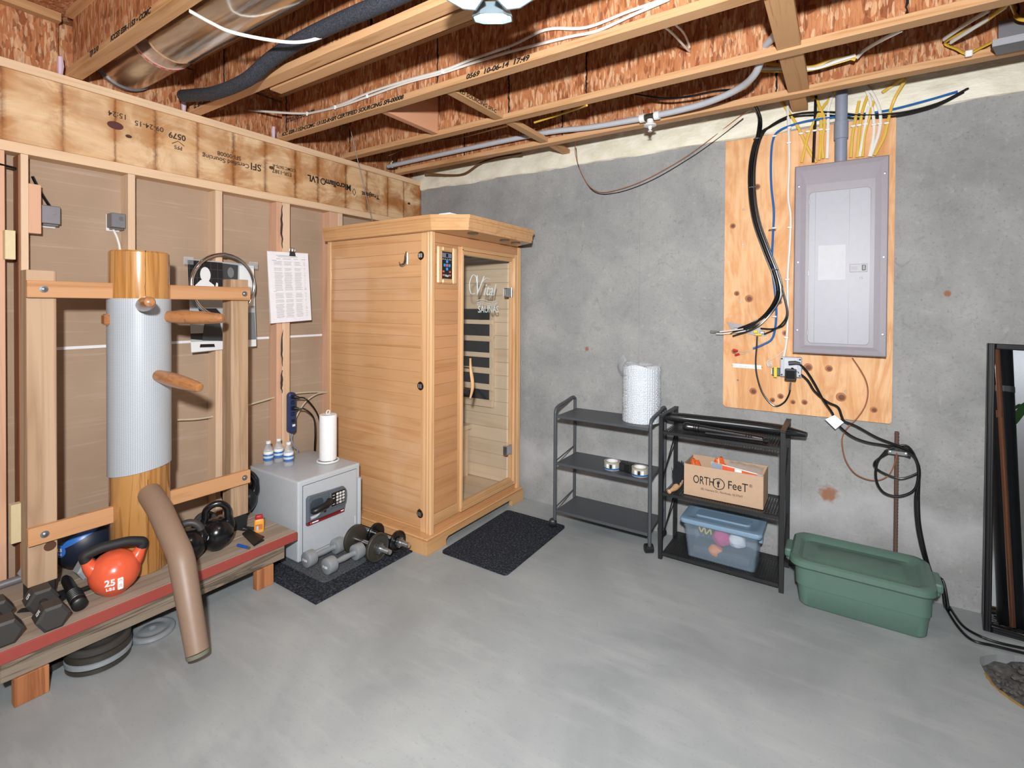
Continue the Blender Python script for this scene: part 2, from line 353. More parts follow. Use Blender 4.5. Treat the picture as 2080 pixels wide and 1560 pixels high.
M = MB('coarse_mat_pile', 0.9, spec=0.2); n = M.noise(M.co(rnd=False), 95, 3, 0.8); M.base(M.ramp(n, [(0.36, '14171c'), (0.54, '2a2e36'), (0.68, '5a616a')])); M.bump(n, 0.8, 0.006); M_MAT = M.m
M = MB('grey_fleck_mat', 0.85, spec=0.2); n = M.noise(M.co(rnd=False), 130, 3, 0.8); M.base(M.ramp(n, [(0.38, '34373b'), (0.6, '5e6266'), (0.72, '787c80')])); M.bump(n, 0.7, 0.004); M_MATG = M.m
M = MB('gravel_dirt', 0.9); n = M.noise(M.co(rnd=False), 30, 5, 0.7); M.base(M.ramp(n, [(0.3, '2c2b2a'), (0.6, '5a5856'), (0.8, '77736c')])); M.bump(n, 0.8, 0.01); M_DIRT = M.m
M = MB('duct_metal', 0.2, 1.0, 'd8d4cc'); n = M.noise(M.co((1, 5, 5), rnd=False), 3.0, 4); M.base(M.ramp(n, [(0.3, 'c2bdb4'), (0.6, 'ebe8e2')])); M.bump(n, 0.25, 0.01); M_DUCT = M.m
M = MB('pipe_foam', 0.75, color='23252c'); n = M.noise(M.co(rnd=False), 220, 2, 0.7); M.base(M.ramp(n, [(0.4, '1c1e25'), (0.72, '474b57')])); M_PIPEF = M.m
M = MB('door_glass', 0.03)
tr = M.node('ShaderNodeBsdfTransparent', Color=(0.955, 0.95, 0.935, 1)); gl = M.node('ShaderNodeBsdfGlossy', Roughness=0.02)
lw = M.node('ShaderNodeLayerWeight', Blend=0.5); fz = M.math('ADD', M.math('MULTIPLY', M.math('POWER', lw.outputs['Facing'], 5.0), 0.9), 0.04); ms = M.node('ShaderNodeMixShader', _0=fz, _1=tr.outputs[0], _2=gl.outputs[0]); M.t.links.new(ms.outputs[0], M.n['Material Output'].inputs[0]); M_GLASS = M.m
def clearish(name, col, keep, rough=0.15):
    M = MB(name, rough, 0, col); tr = M.node('ShaderNodeBsdfTransparent', Color=(0.93, 0.95, 0.97, 1)); ms = M.node('ShaderNodeMixShader', _0=keep, _1=tr.outputs[0], _2=M.b.outputs[0])
    M.t.links.new(ms.outputs[0], M.n['Material Output'].inputs[0]); return M
M_TUB = clearish('translucent_blue_tub', 'a9bccb', 0.16).m; M_LID = plain('blue_tub_lid', '7c97ae', 0.3); M_BTL = clearish('clear_bottle', 'e6eef4', 0.22, 0.08).m
M_FILM = clearish('clear_film', 'e2e6ea', 0.2, 0.12).m
M = MB('bubble_wrap', 0.22, 0, 'dfe5ea', 0.6); v = M.co(rnd=False); vo = M.node('ShaderNodeTexVoronoi', Vector=v, Scale=95.0, Randomness=0.25).outputs['Distance']
M.base(M.ramp(vo, [(0.1, 'f0f4f7'), (0.6, 'c4ccd4')])); M.bump(M.ramp(vo, [(0.2, 1.0), (0.55, 0.0)]), 0.7, 0.004); M.b.inputs['Subsurface Weight'].default_value = 0.0; M_BUB = M.m
M = MB('mirror_silver', 0.0, 1.0, 'd5dade'); M_MIRROR = M.m
def emit(name, col, st):
    M = MB(name); e = M.node('ShaderNodeEmission', Color=hexc(col), Strength=st); M.t.links.new(e.outputs[0], M.n['Material Output'].inputs[0]); return M.m
M_LED = emit('led_light', 'eaf6ff', 330.0); M_SCR = emit('display_blue', '4aa8ff', 1.2); M_SCRR = emit('display_red', 'ff7a6a', 1.0)
M = MB('gridded_pad_vinyl', 0.4, 0, 'a9afb4'); uv = M.node('ShaderNodeTexCoord').outputs['UV']; s2 = M.node('ShaderNodeSeparateXYZ', Vector=uv)
g = M.math('MAXIMUM', M.math('LESS_THAN', M.math('FRACT', M.math('MULTIPLY', s2.outputs['X'], 90)), 0.3), M.math('LESS_THAN', M.math('FRACT', M.math('MULTIPLY', s2.outputs['Y'], 120)), 0.3))
M.base(M.mix(g, 'b9bec3', '9aa1a8')); M_PAD = M.m

# ================================================================ the setting
def struct(name, bm, m, label, smooth=False):
    o = obj(name, bm, m, None, smooth); o['kind'] = 'structure'; o['label'] = label; return o
X1, Y0 = 6.2, -6.0
# floor with the open sump pit
HOLE = [(3.49, -0.437), (3.497, -0.395), (3.515, -0.375), (3.56, -0.335), (3.62, -0.30), (3.72, -0.27), (3.83, -0.28), (3.92, -0.33), (3.96, -0.42), (3.94, -0.55), (3.86, -0.66), (3.74, -0.72), (3.62, -0.705), (3.57, -0.66), (3.537, -0.625), (3.507, -0.575), (3.495, -0.51)]
bm = NB(); OUT = [(-0.1, Y0), (X1, Y0), (X1, 0.0), (-0.1, 0.0)]
vo = [bm.verts.new((x, y, 0)) for x, y in OUT]; vi = [bm.verts.new((x, y, 0)) for x, y in HOLE]; es = []
for L in (vo, vi):
    for i in range(len(L)): es.append(bm.edges.new((L[i], L[(i+1) % len(L)])))
bmesh.ops.triangle_fill(bm, use_beauty=True, edges=es)
vb = [bm.verts.new((x, y, -0.1)) for x, y in HOLE]
for i in range(len(vi)): bm.faces.new((vi[i], vi[(i+1) % len(vi)], vb[(i+1) % len(vi)], vb[i]))
FLOOR = struct('floor', bm, M_FLOOR, 'smooth grey poured concrete floor with an open sump pit')
bm = NB(); box(bm, (-0.3, 0, -0.2), (X1, 0.2, 2.395)); WALLB = struct('wall_back', bm, M_WALL, 'bare grey poured concrete foundation wall')
for sx_ in (1.915, 2.835):
    bm = NB(); P = [(sx_+random.uniform(-.002, .002), 0.0018, 0.02+k*0.1) for k in range(24)]; tube(bm, P, 0.003, 5)
    obj('joint_ridge', bm, M_WALL, WALLB, True)
bm = NB(); box(bm, (X1, Y0, 0), (X1+0.15, 0.2, 2.78)); struct('wall_right', bm, M_WALL, 'bare grey concrete side wall outside the picture')
bm = NB(); box(bm, (-0.3, Y0-0.15, 0), (X1+0.15, Y0, 2.78)); struct('wall_front', bm, plain('white_painted_wall', 'd8dade', 0.7), 'white painted wall behind the viewer')
bm = NB(); box(bm, (-0.11, Y0, 0), (-0.089, 0, 2.12)); WALLL = struct('wall_left', bm, M_SHEATH, 'stud wall backed with brown-faced drywall')
def wl(name, lo, hi, m, bev=0.0015, label=None): return obj(name, box(NB(), lo, hi, bev), m, WALLL, label=label)
studs = [(-2.487, -2.462, M_STUD), (-2.093, -2.062, M_STUD), (-1.672, -1.634, M_STUD), (-1.262, -1.21, M_STUD), (-0.838, -0.8, M_STUD), (-0.42, -0.382, M_STUD), (-2.575, -2.537, M_STUDP),
         (-2.95, -2.912, M_STUD), (-3.36, -3.322, M_STUD), (-3.77, -3.732, M_STUD)]
for a_, b_, m in studs: wl('stud', (-0.089, a_, 0.04), (0, b_, 2.075), m)
wl('stud', (-0.085, -1.298, 0.04), (-0.006, -1.263, 2.075), M_STUDP)
wl('stud', (-0.089, -0.904, 0.04), (-0.004, -0.839, 2.075), M_STUDP)
# bark left on the corner stud, and on the double stud by the power strip
bm = NB(); box(bm, (-0.089, -2.4925, 0.04), (-0.012, -2.4872, 2.07)); obj('bark_edge', bm, wood('bark', '9a6a4c', '6e452e', 2, 0.9, 16), WALLL)
for z0, z1, wd in ((1.78, 2.06, .007), (1.02, 1.26, .006), (0.85, 1.0, .008)):
    pts = [(-0.0005, -1.2625+random.uniform(-.004, .004)-wd*math.sin(PI*k/9), z0+(z1-z0)*k/9) for k in range(10)]; tube(NB(), pts, .001)
    bm = NB(); loft(bm, [[(0.0012, p[1]-wd*math.sin(PI*k/9), p[2]), (0.0012, p[1]+wd*math.sin(PI*k/9)+.001, p[2]), (-0.004, p[1], p[2])] for k, p in enumerate(pts)]); obj('bark_streak', bm, M_INKL, WALLL)
wl('top_plate', (-0.089, Y0, 2.076), (0, -0.0005, 2.121), M_PLATE)
wl('bottom_plate', (-0.089, Y0, 0), (0, -0.0005, 0.039), M_PLATE)
BEAM = wl('beam', (-0.089, Y0, 2.1215), (0, -0.0005, 2.43), M_LVL, label='laminated beam with dark drip stains and upside-down ink stamps')
wl('lip_plate', (-0.12, Y0, 2.4305), (0.009, -0.0005, 2.47), M_PLATE)
bm = NB(); box(bm, (-0.15, Y0, 2.471), (-0.122, -0.0005, 2.76)); obj('rim_board', bm, M_OSB, WALLL)
wl('nailing_block', (-0.045, -2.462, 1.731), (0.0, -2.42, 1.95), M_STUDP)
wl('nailing_block', (0.0005, -2.545, 1.607), (0.038, -2.512, 1.731), M_CREAM)
wl('nailing_block', (0.0005, -2.531, 0.382), (0.038, -2.496, 0.55), M_CREAM)
for y0, y1 in ((-2.46, -2.095), (-2.06, -1.675), (-1.63, -1.30), (-1.208, -0.906), (-0.798, -0.43)):
    bm = NB(); box(bm, (-0.0888, y0, 1.199), (-0.0878, y1, 1.213)); obj('drywall_seam', bm, M_PAP, WALLL)
# ink stamps on the beam (they read upside down)
EXU, EYU = (0, -1, 0), (0, 0, -1)
def stamp(t, y, z, s, bold=0.0, sx=1.0, m=M_INKL): lettering(t, s, (0.0006, y, z), EXU, EYU, m, BEAM, 'CENTER', 0, bold, sx)
stamp('TrusJoist', -0.545, 2.255, 0.046, 0.0014, 1.0, M_INK); stamp('Microllam\u00ae LVL', -0.905, 2.275, 0.058, 0.002, 0.92, M_INK)
stamp('ESR-1387', -1.265, 2.265, 0.034, 0.0005); stamp('CCMC 0675-R', -1.25, 2.298, 0.026, 0.0004)
stamp('SFI', -1.437, 2.262, 0.058, 0.001); stamp('Certified Sourcing', -1.61, 2.255, 0.036, 0.0004); stamp('SFI-00008', -1.595, 2.29, 0.034, 0.0004)
stamp('0579', -1.87, 2.325, 0.042, 0.001); stamp('PFS', -1.865, 2.265, 0.028, 0.0004); stamp('09-24-15', -2.0, 2.34, 0.036, 0.0003); stamp('15:24', -2.135, 2.355, 0.036, 0.0003)
bm = NB(); tube(bm, [(0.0004, -1.40, 2.285), (0.0004, -1.385, 2.26), (0.0004, -1.40, 2.235), (0.0004, -1.415, 2.26)], 0.0018, 4, closed=True); obj('stamp_mark', bm, M_INKL, BEAM)
bm = NB(); tube(bm, [(0.0004, -1.895, 2.28), (0.0004, -1.865, 2.30), (0.0004, -1.835, 2.28)], 0.0018, 4); obj('stamp_mark', bm, M_INKL, BEAM)
bm = NB(); tube(bm, [(0.0004, -0.715, 2.25), (0.0004, -0.70, 2.225), (0.0004, -0.685, 2.25), (0.0004, -0.70, 2.275)], 0.003, 4, closed=True); obj('stamp_mark', bm, M_INK, BEAM)
for y, z, a_, c_ in ((-2.145, 2.30, .026, '5a2c28'), (-2.09, 2.262, .011, '4a2c1a'), (-0.145, 2.262, .012, '3a2414'), (-1.335, 2.28, .014, '5b4028')):
    bm = NB(); prism(bm, [(y+a_*1.3*math.cos(k*PI/8), z+a_*0.75*math.sin(k*PI/8)) for k in range(16)], 0, -0.001, 0.0006); obj('knot', bm, plain('knot_wood', c_, 0.6), BEAM)
# spray foam along the sill
bm = NB(); NX, NZ = 150, 14
grid = [[None]*(NZ+1) for _ in range(NX+1)]
for i in range(NX+1):
    x = -0.09+i*(X1+0.09)/NX
    for k in range(NZ+1):
        t = k/NZ; z = 2.372+t*0.36
        b = 0.016*math.sin(PI*min(1, t*2.2+.02)/1.0 if t < .45 else PI*.5) if t < .45 else 0.016*(1-0.3*t)
        y = -0.004-abs(b)*(0.7+0.5*math.sin(x*23+math.sin(z*40)*1.5)*math.sin(z*55+x*9)) - random.uniform(0, .004)
        if k == 0: z += 0.020+0.003*math.sin(x*9)+random.uniform(-.003, .003); y = -0.002
        grid[i][k] = bm.verts.new((x, y, z))
for i in range(NX):
    for k in range(NZ): bm.faces.new((grid[i][k], grid[i+1][k], grid[i+1][k+1], grid[i][k+1]))
struct('trim_1', bm, M_FOAM, 'cream sprayed foam insulation along the top of the concrete wall', True)
bm = NB(); box(bm, (-0.12, 0.0, 2.395), (X1, 0.2, 2.76)); struct('trim_2', bm, M_OSB, 'rim board behind the sprayed foam')

# ceiling: subfloor and I-joists
bm = NB(); box(bm, (-0.15, Y0, 2.772), (X1, 0.2, 2.80)); CEIL = struct('ceiling', bm, M_OSB, 'open joist ceiling under an oriented strand board subfloor')
def joist(yc, x0=0.012, x1=X1, w=0.06, skew=0.0, label=None):
    bm = NB(); box(bm, (x0, yc-0.005, 2.50), (x1, yc+0.005, 2.742)); J = obj('joist', bm, M_OSB, CEIL, label=label)
    for z0 in (2.471, 2.739):
        obj('flange', box(NB(), (x0-0.002, yc-w/2, z0), (x1, yc+w/2, z0+0.032), 0.0015), M_FLANGE, J)
    return J
J1 = joist(-2.305); J2 = joist(-1.785); J2b = joist(-1.708, 0.66); J3 = joist(-1.268); J4 = joist(-0.772); J5 = joist(-0.28)
for y in (-2.83, -3.35, -3.87, -4.39, -4.9, -5.4): joist(y)
def jtext(J, t, yface, x, s=0.029, sx=1.2, bold=0.0012, z=2.487, shear=0.25, m=M_INK): lettering(t, s, (x, yface-0.0006, z), (1, 0, 0), (0, 0, 1), m, J, 'LEFT', shear, bold, sx)
jtext(J1, 'TJI 210', -2.335, 0.30); jtext(J1, 'ICCES ESR-1153 \u2022 CCMC', -2.335, 0.53)
jtext(J2, 'G. SFI-00008', -1.815, 0.06); jtext(J2, '10-06-14  17:53', -1.815, 0.47)
jtext(J3, 'ICC ESR-1153\u2022CCMC 13132-R\u2022SFI CERTIFIED SOURCING SFI-00008', -1.298, 0.05, 0.030, 1.235); jtext(J3, '0569  10-06-14  17:49', -1.298, 1.53, 0.031, 1.24)
lettering('trusjoist.com', 0.055, (0.06, -1.2742, 2.585), (1, 0, 0), (0, 0, 1), M_INK, J3, 'LEFT', 0, 0.0006)
# black rubbed gaps where the web panels meet
def gap(J, y, x):
    bm = NB(); tube(bm, [(x+random.uniform(-.003, .003), y-0.0052, 2.505+k*0.0115) for k in range(21)], [random.uniform(.0025, .006) for k in range(21)], 5)
    obj('web_seam', bm, M_DARK, J)
for J, y, xs in ((J1, -2.305, (1.0,)), (J2, -1.785, (0.33, 1.45, 2.5)), (J3, -1.268, (0.06, 1.33, 2.6)), (J4, -0.772, (0.05, 1.42, 1.9, 3.2)), (J5, -0.28, (0.7, 1.5, 2.72, 3.6))):
    for x in xs: gap(J, y, x)
def brace(lo, hi, m=M_BRACE, name='brace'): return obj(name, box(NB(), lo, hi, 0.0015), m, CEIL)
brace((0.87, -1.236, 2.480), (0.912, -0.804, 2.70), M_BLOCKP, 'block')
B1 = brace((1.345, -1.236, 2.478), (1.40, -0.804, 2.506)); brace((1.36, -0.74, 2.478), (1.412, -0.312, 2.506)); brace((1.37, -0.248, 2.477), (1.425, -0.03, 2.503))
lettering('ED SOURCING SFI-C', 0.027, (1.4006, -1.03, 2.493), (0, 1, 0), (0, 0, 1), M_INK, B1, 'CENTER', 0.2, 0.0005, 1.3)
brace((2.775, -1.236, 2.482), (2.862, -0.804, 2.51)); brace((2.775, -0.74, 2.482), (2.865, -0.312, 2.51)); brace((2.77, -0.248, 2.482), (2.845, 0.0, 2.51))
for y0, y1 in ((-2.275, -1.817), (-2.80, -2.337)):
    obj('block', box(NB(), (-0.12, y0, 2.472), (-0.082, y1, 2.77), 0.001), M_OSB, CEIL)
obj('nailer', box(NB(), (-0.08, -2.80, 2.73), (-0.04, -2.337, 2.77), 0.001), M_BRACE, CEIL)
for y0, y1, z1 in ((-2.36, -2.335, 2.56), (-1.84, -1.817, 2.54), (-1.32, -1.30, 2.55)):
    bm = NB(); tube(bm, [(-0.02, (y0+y1)/2, 2.475), (-0.03, (y0+y1)/2+.004, 2.52), (-0.02, (y0+y1)/2, z1+.0)], [.009, .013, .009], 7); obj('insulation_tuft', bm, M_PINKF, CEIL, True)

# ================================================================ ceiling fittings
t = thing('ceiling_lamp', 'three-panel folding light hanging from the joists, lit bright white', 'lamp', (2.143, -1.943, 2.33))
lathe_bm = lathe(NB(), [(0.0, 0.12), (0.022, 0.12), (0.026, 0.075), (0.03, 0.04), (0.045, 0.03), (0.045, 0.0), (0.03, -0.012), (0.0, -0.012)], (2.143, -1.943, 2.35), seg=20)
obj('socket_base', lathe_bm, M_GALV, t, True)
obj('ceiling_bracket', box(NB(), (2.10, -2.0, 2.466), (2.19, -1.70, 2.4705), 0.001), M_WHITE, t)
FR = MB('lamp_fin_metal', 0.4, 0.3, '76868c').m
for k, ang in enumerate((122, 238, 4)):
    a = math.radians(ang); d = Vector((math.cos(a), math.sin(a), 0)); n = (Vector((0, 0, -1))+d*0.28).normalized()
    c = Vector((2.143, -1.943, 2.325))+d*0.088; u = n.cross(Vector((-d.y, d.x, 0))).normalized(); v = n.cross(u)
    oc = [(0.033, 0.062), (0.062, 0.033), (0.062, -0.028), (0.036, -0.062), (-0.036, -0.062), (-0.062, -0.028), (-0.062, 0.033), (-0.033, 0.062)]
    def ring(s, h): return [c+u*(q[1]*s)+v*(q[0]*s)+n*h for q in oc]
    bm = NB(); loft(bm, [ring(0.5, -0.028), ring(0.75, -0.024), ring(1.0, 0.012), ring(0.93, 0.012), ring(0.55, -0.012)], True, True); P = obj('light_panel', bm, FR, t)
    bm = NB()
    for q in range(22):
        an = 2*PI*q/22; e = u*math.cos(an)+v*math.sin(an)
        tube(bm, [c+e*0.03-n*0.011, c+e*0.05+n*0.008], 0.0013, 4)
    f_ = obj('cooling_fins', bm, FR, P); f_['kind'] = 'stuff'
    bm = NB(); loft(bm, [[c+u*x*0.025+v*y*0.025-n*0.008 for x, y in ((-1, -1), (1, -1), (1, 1), (-1, 1))], [c+u*x*0.025+v*y*0.025-n*0.002 for x, y in ((-1, -1), (1, -1), (1, 1), (-1, 1))]]); obj('light_emitter', bm, M_LED, P)

t = thing('round_duct', 'round sheet-metal duct with taped seam between the joists', 'duct', (0.0, -2.06, 2.49))
DY, DZ, DR = -2.09, 2.64, 0.13
bm = NB(); lathe(bm, [(DR-0.004, 0.0), (DR, 0.0), (DR, 0.55), (DR+0.003, 0.555), (DR+0.003, 0.575), (DR, 0.58), (DR, 4.0), (DR-0.004, 4.0)], (-0.07, DY, DZ), (1, 0, 0), 48); obj('duct_wall', bm, M_DUCT, t, True)
bm = NB(); lathe(bm, [(DR+0.001, 0.0), (DR+0.004, 0.0), (DR+0.004, 0.022), (DR+0.001, 0.022)], (0.37, DY, DZ), (1, 0, 0), 40); obj('tape_band', bm, plain('red_printed_tape', 'd9b6a6', 0.3, 0.3), t, True)
for k in range(9):
    a = math.radians(225+k*14); p = (0.381, DY+(DR+.0045)*math.cos(a), DZ+(DR+.0045)*math.sin(a)); p2 = (0.381, DY+(DR+.0045)*math.cos(a+.12), DZ+(DR+.0045)*math.sin(a+.12))
    obj('tape_print', tube(NB(), [p, p2], 0.0022, 4), M_RED, t)
bm = NB(); lathe(bm, [(DR-0.002, 0.0), (DR+0.006, 0.0), (DR+0.006, 0.02), (DR-0.002, 0.02)], (-0.05, DY, DZ), (1, 0, 0), 40); obj('end_collar', bm, M_GALV, t, True)
o = lone_cable('insulated_pipe', [(0.0917, -1.88, 2.5174), (0.2405, -1.88, 2.4892), (0.4378, -1.88, 2.4569), (0.7046, -1.88, 2.4527), (0.8847, -1.88, 2.4915), (1.0849, -1.88, 2.5152), (1.343, -1.88, 2.5193), (1.6461, -1.88, 2.5119)]+[(2.0, -1.88, 2.515), (2.5, -1.88, 2.52)], 0.031, M_PIPEF, 'black foam-insulated pipe running along the second joist', 'pipe', 14)

t = thing('sprinkler_pipe', 'pale grey plastic sprinkler pipe with a white sprinkler head', 'pipe', (2.09, -0.35, 2.42))
P1 = [(-0.03, -0.345, 2.525), (0.4, -0.345, 2.53), (1.345, -0.345, 2.53), (1.726, -0.345, 2.503), (2.05, -0.358, 2.487)]
P2 = [(2.1362, -0.36, 2.4877), (2.2632, -0.38, 2.482), (2.4262, -0.43, 2.4745), (2.5814, -0.52, 2.4739), (2.6731, -0.64, 2.48)]+[(2.725, -0.76, 2.528), (2.775, -0.85, 2.53), (2.81, -1.0, 2.525), (2.80, -1.15, 2.52), (2.77, -1.3, 2.53), (2.6, -1.5, 2.55)]
obj('pipe_run', tube(NB(), smoothpath(P1), 0.0165, 12), M_PVC, t, True); obj('pipe_run', tube(NB(), smoothpath(P2), 0.0165, 12), M_PVC, t, True)
obj('tee_fitting', tube(NB(), [(2.06, -0.356, 2.487), (2.14, -0.362, 2.486)], 0.019, 14), M_IRON, t, True)
for x in (2.052, 2.135): obj('coupling', tube(NB(), [(x-0.014, -0.359, 2.487), (x+0.014, -0.36, 2.487)], 0.024, 16), M_WHITE, t, True)
bm = lathe(NB(), [(0.0, -0.004), (0.018, -0.004), (0.018, -0.026), (0.034, -0.034), (0.034, -0.040), (0.012, -0.044), (0.008, -0.06), (0.003, -0.062), (0.003, -0.066), (0.012, -0.068), (0.012, -0.072), (0.0, -0.072)], (2.097, -0.362, 2.475), seg=20); obj('sprinkler_head', bm, M_WHITE, t, True)
obj('hanger_strap', tube(NB(), [(0.02, -0.345, 2.56), (0.02, -0.362, 2.54), (0.02, -0.345, 2.508)], 0.004, 6), M_WHITE, t, True)

# cables stapled in the joist bays
t = thing('white_cable_pair', 'pair of white cables stapled along the ink-stamped third joist', 'cable', (1.0, -1.3, 2.55))
cable('cable', [(-0.3064, -1.45, 2.6818), (-0.0634, -1.4, 2.6288), (0.2973, -1.285, 2.5767), (0.5972, -1.285, 2.5629), (0.8265, -1.285, 2.5755), (1.1087, -1.285, 2.5748), (1.3767, -1.285, 2.563), (1.5584, -1.285, 2.5699), (1.7788, -1.285, 2.5724), (1.9537, -1.285, 2.59), (2.1364, -1.285, 2.5439), (2.322, -1.285, 2.5524), (2.4899, -1.285, 2.5529)], 0.006, M_WHITEC, t, flat=(0.007, 0.0035))
cable('cable', [(0.2973, -1.285, 2.5738), (0.5972, -1.285, 2.5545), (0.8266, -1.285, 2.5567), (1.1088, -1.285, 2.5621), (1.3768, -1.285, 2.5511), (1.5585, -1.285, 2.5516), (1.779, -1.285, 2.5464), (1.9541, -1.285, 2.536), (2.0702, -1.285, 2.5275), (2.1902, -1.285, 2.5163), (2.3417, -1.285, 2.535), (2.4721, -1.285, 2.5481)], 0.006, M_WHITEC, t, flat=(0.007, 0.0035))
for u_ in [(0.2978, -1.292, 2.5714), (0.8348, -1.292, 2.5578), (1.3766, -1.292, 2.5555), (0.5625, -1.292, 2.5539)]: obj('staple', box(NB(), (u_[0]-.005, u_[1]-.004, u_[2]-.012), (u_[0]+.005, u_[1]+.006, u_[2]+.012), .002), M_WHITE, t)
lone_cable('white_cable', [(1.0765, -2.2833, 2.455), (1.061, -2.2016, 2.455), (1.061, -2.1305, 2.455), (1.1207, -2.0294, 2.455), (1.1981, -1.9538, 2.455), (1.2394, -1.8834, 2.49), (1.3029, -1.8544, 2.52)]+[(1.3363, -1.8, 2.5985)], 0.006, M_WHITEC, 'white cable sagging below the metal duct', flat=(0.007, .0035))
lone_cable('white_cable', [(0.7746, -2.02, 2.6838), (0.7989, -2.02, 2.6301), (0.8859, -2.02, 2.5812), (0.9984, -2.02, 2.5456), (1.1719, -2.02, 2.5391), (1.2994, -2.02, 2.5395)], 0.004, M_WHITEC, 'short white cable curling beside the shiny duct')
lone_cable('white_cable_loop', [(2.4132, -1.18, 2.5218), (2.4099, -1, 2.5618), (2.416, -0.785, 2.5856), (2.4148, -0.79, 2.615), (2.4196, -0.9, 2.6169), (2.4484, -1.15, 2.5329)], 0.005, M_WHITEC, 'white cable loop hanging into a hole in the fourth joist web')
t = thing('yellow_cable_group', 'yellow and white house cables crossing behind the bracing block', 'cable', (2.9, -0.4, 2.55))
for P, m in (([(2.6503, -0.4, 2.6298), (2.7795, -0.4, 2.5822), (2.8816, -0.4, 2.5491), (2.9595, -0.4, 2.5653), (3.0164, -0.4, 2.557), (3.0499, -0.4, 2.5393)], M_YEL), ([(2.6507, -0.4, 2.591), (2.7798, -0.4, 2.5563), (2.8817, -0.4, 2.5376), (2.9788, -0.4, 2.5445), (3.0534, -0.4, 2.5516)], M_YEL),
             ([(2.652, -0.41, 2.5964), (2.7805, -0.41, 2.5639), (2.8921, -0.41, 2.5356), (2.9789, -0.41, 2.5471), (3.0495, -0.41, 2.5551)], M_WHITEC), ([(3.0536, -0.39, 2.5491), (3.0807, -0.39, 2.5749), (3.1336, -0.6, 2.513), (3.189, -0.72, 2.4816)], M_WHITEC)):
    cable('cable', P, 0.006, m, t, flat=(0.008, 0.004))
t = thing('yellow_cable_group', 'yellow cables dropping to the grey metal bracket near the ceiling', 'cable', (3.4, -0.4, 2.6))
for P, m in (([(3.4936, -0.7, 2.4994), (3.4492, -0.5, 2.5289), (3.3676, -0.33, 2.562), (3.408, -0.33, 2.5174), (3.4397, -0.33, 2.4903), (3.478, -0.33, 2.5024), (3.514, -0.33, 2.5166)], M_YEL), ([(3.4511, -0.65, 2.5117), (3.4057, -0.5, 2.542), (3.359, -0.36, 2.5595)], M_WHITEC), ([(3.4969, -0.65, 2.5113), (3.4421, -0.5, 2.5272), (3.3815, -0.36, 2.5407)], M_WHITEC)):
    cable('cable', P, 0.006, m, t, flat=(0.009, 0.004))
p = [(3.4436, -0.335, 2.4871)][0]; obj('staple', box(NB(), (p[0]-.012, p[1]-.006, p[2]-.012), (p[0]+.012, p[1]+.008, p[2]+.014), .003), M_WHITE, t)
lone_cable('yellow_cable', [(3.4961, -0.7, 2.4969), (3.5663, -0.4, 2.5888), (3.5806, -0.4, 2.5593), (3.6154, -0.4, 2.5411)], 0.006, M_YEL, 'yellow cable bending out of the far right ceiling corner', flat=(.009, .004))
lone_cable('yellow_cable', [(1.4807, -0.6, 2.5006), (1.5965, -0.6, 2.5091), (1.7228, -0.6, 2.5196), (1.8905, -0.75, 2.4638)], 0.006, M_YEL, 'dim yellow cable in the bay above the sprinkler pipe')
lone_cable('black_cable', [(2.0401, -0.45, 2.5921), (2.2039, -0.45, 2.5343), (2.3323, -0.45, 2.5162), (2.454, -0.45, 2.5139), (2.5697, -0.45, 2.4996)], 0.006, M_BLKC, 'black cable sagging in the shadow of the last joist bay')
lone_cable('brown_cable', [(0.2563, -0.6, 2.5015), (0.5482, -0.6, 2.5433), (0.8999, -0.6, 2.5145), (1.3561, -0.7, 2.474)], 0.005, M_BROWNC, 'thin brown cable hanging under the fourth joist')
lone_cable('brown_cable', [(0.1769, -0.15, 2.4855), (0.3746, -0.06, 2.4623), (0.5257, -0.06, 2.4569), (0.6703, -0.06, 2.512), (0.832, -0.06, 2.5318), (1.1083, -0.15, 2.4937)], 0.008, M_BROWNC, 'brown cable bowing over the sprayed foam by the corner')
lone_cable('thin_red_wire', [(1.4985, -0.1, 2.5259), (1.4669, -0.02, 2.4423), (1.5237, -0.02, 2.2997), (1.5972, -0.02, 2.2071), (1.7035, -0.02, 2.1779), (1.9209, -0.02, 2.2146), (2.1673, -0.02, 2.3115), (2.3385, -0.02, 2.4073), (2.5123, -0.02, 2.5172), (2.5827, -0.1, 2.5127)], 0.0028, M_COP, 'thin copper-red wire swagged across the concrete wall')
lone_cable('thin_dark_wire', [(1.4962, -0.08, 2.4888), (1.4879, -0.016, 2.3727), (1.5955, -0.016, 2.1982), (1.7537, -0.016, 2.1663), (1.9834, -0.016, 2.2135), (2.2248, -0.016, 2.3185), (2.3927, -0.016, 2.4133), (2.5318, -0.06, 2.4867)], 0.0025, M_BLKC, 'thin dark wire swagged beside the copper-red wire')
t = thing('metal_bracket', 'grey folded sheet-metal bracket on the last joist, upper right', 'bracket', (3.6, -0.3, 2.47))
obj('bracket_back', box(NB(), (3.535, -0.325, 2.485), (3.68, -0.318, 2.60), 0.001), M_GALV, t)
bm = NB(); prism(bm, [(3.50, -0.42), (3.53, -0.325), (3.78, -0.325), (3.80, -0.42)], 2, 2.462, 2.466); obj('bracket_shelf', bm, M_GALV, t)
obj('bracket_lip', box(NB(), (3.50, -0.424, 2.462), (3.80, -0.418, 2.49), .001), plain('pale_galvanized', 'b9bbc0', 0.4, 0.4), t)
lone_cable('antenna_rod', [(0.30, -0.768, 1.935), (0.30, -0.875, 2.26), (0.30, -0.98, 2.594)], 0.0025, M_STEEL, 'thin whip antenna rising from the sauna roof to the joists', 'antenna', 6)

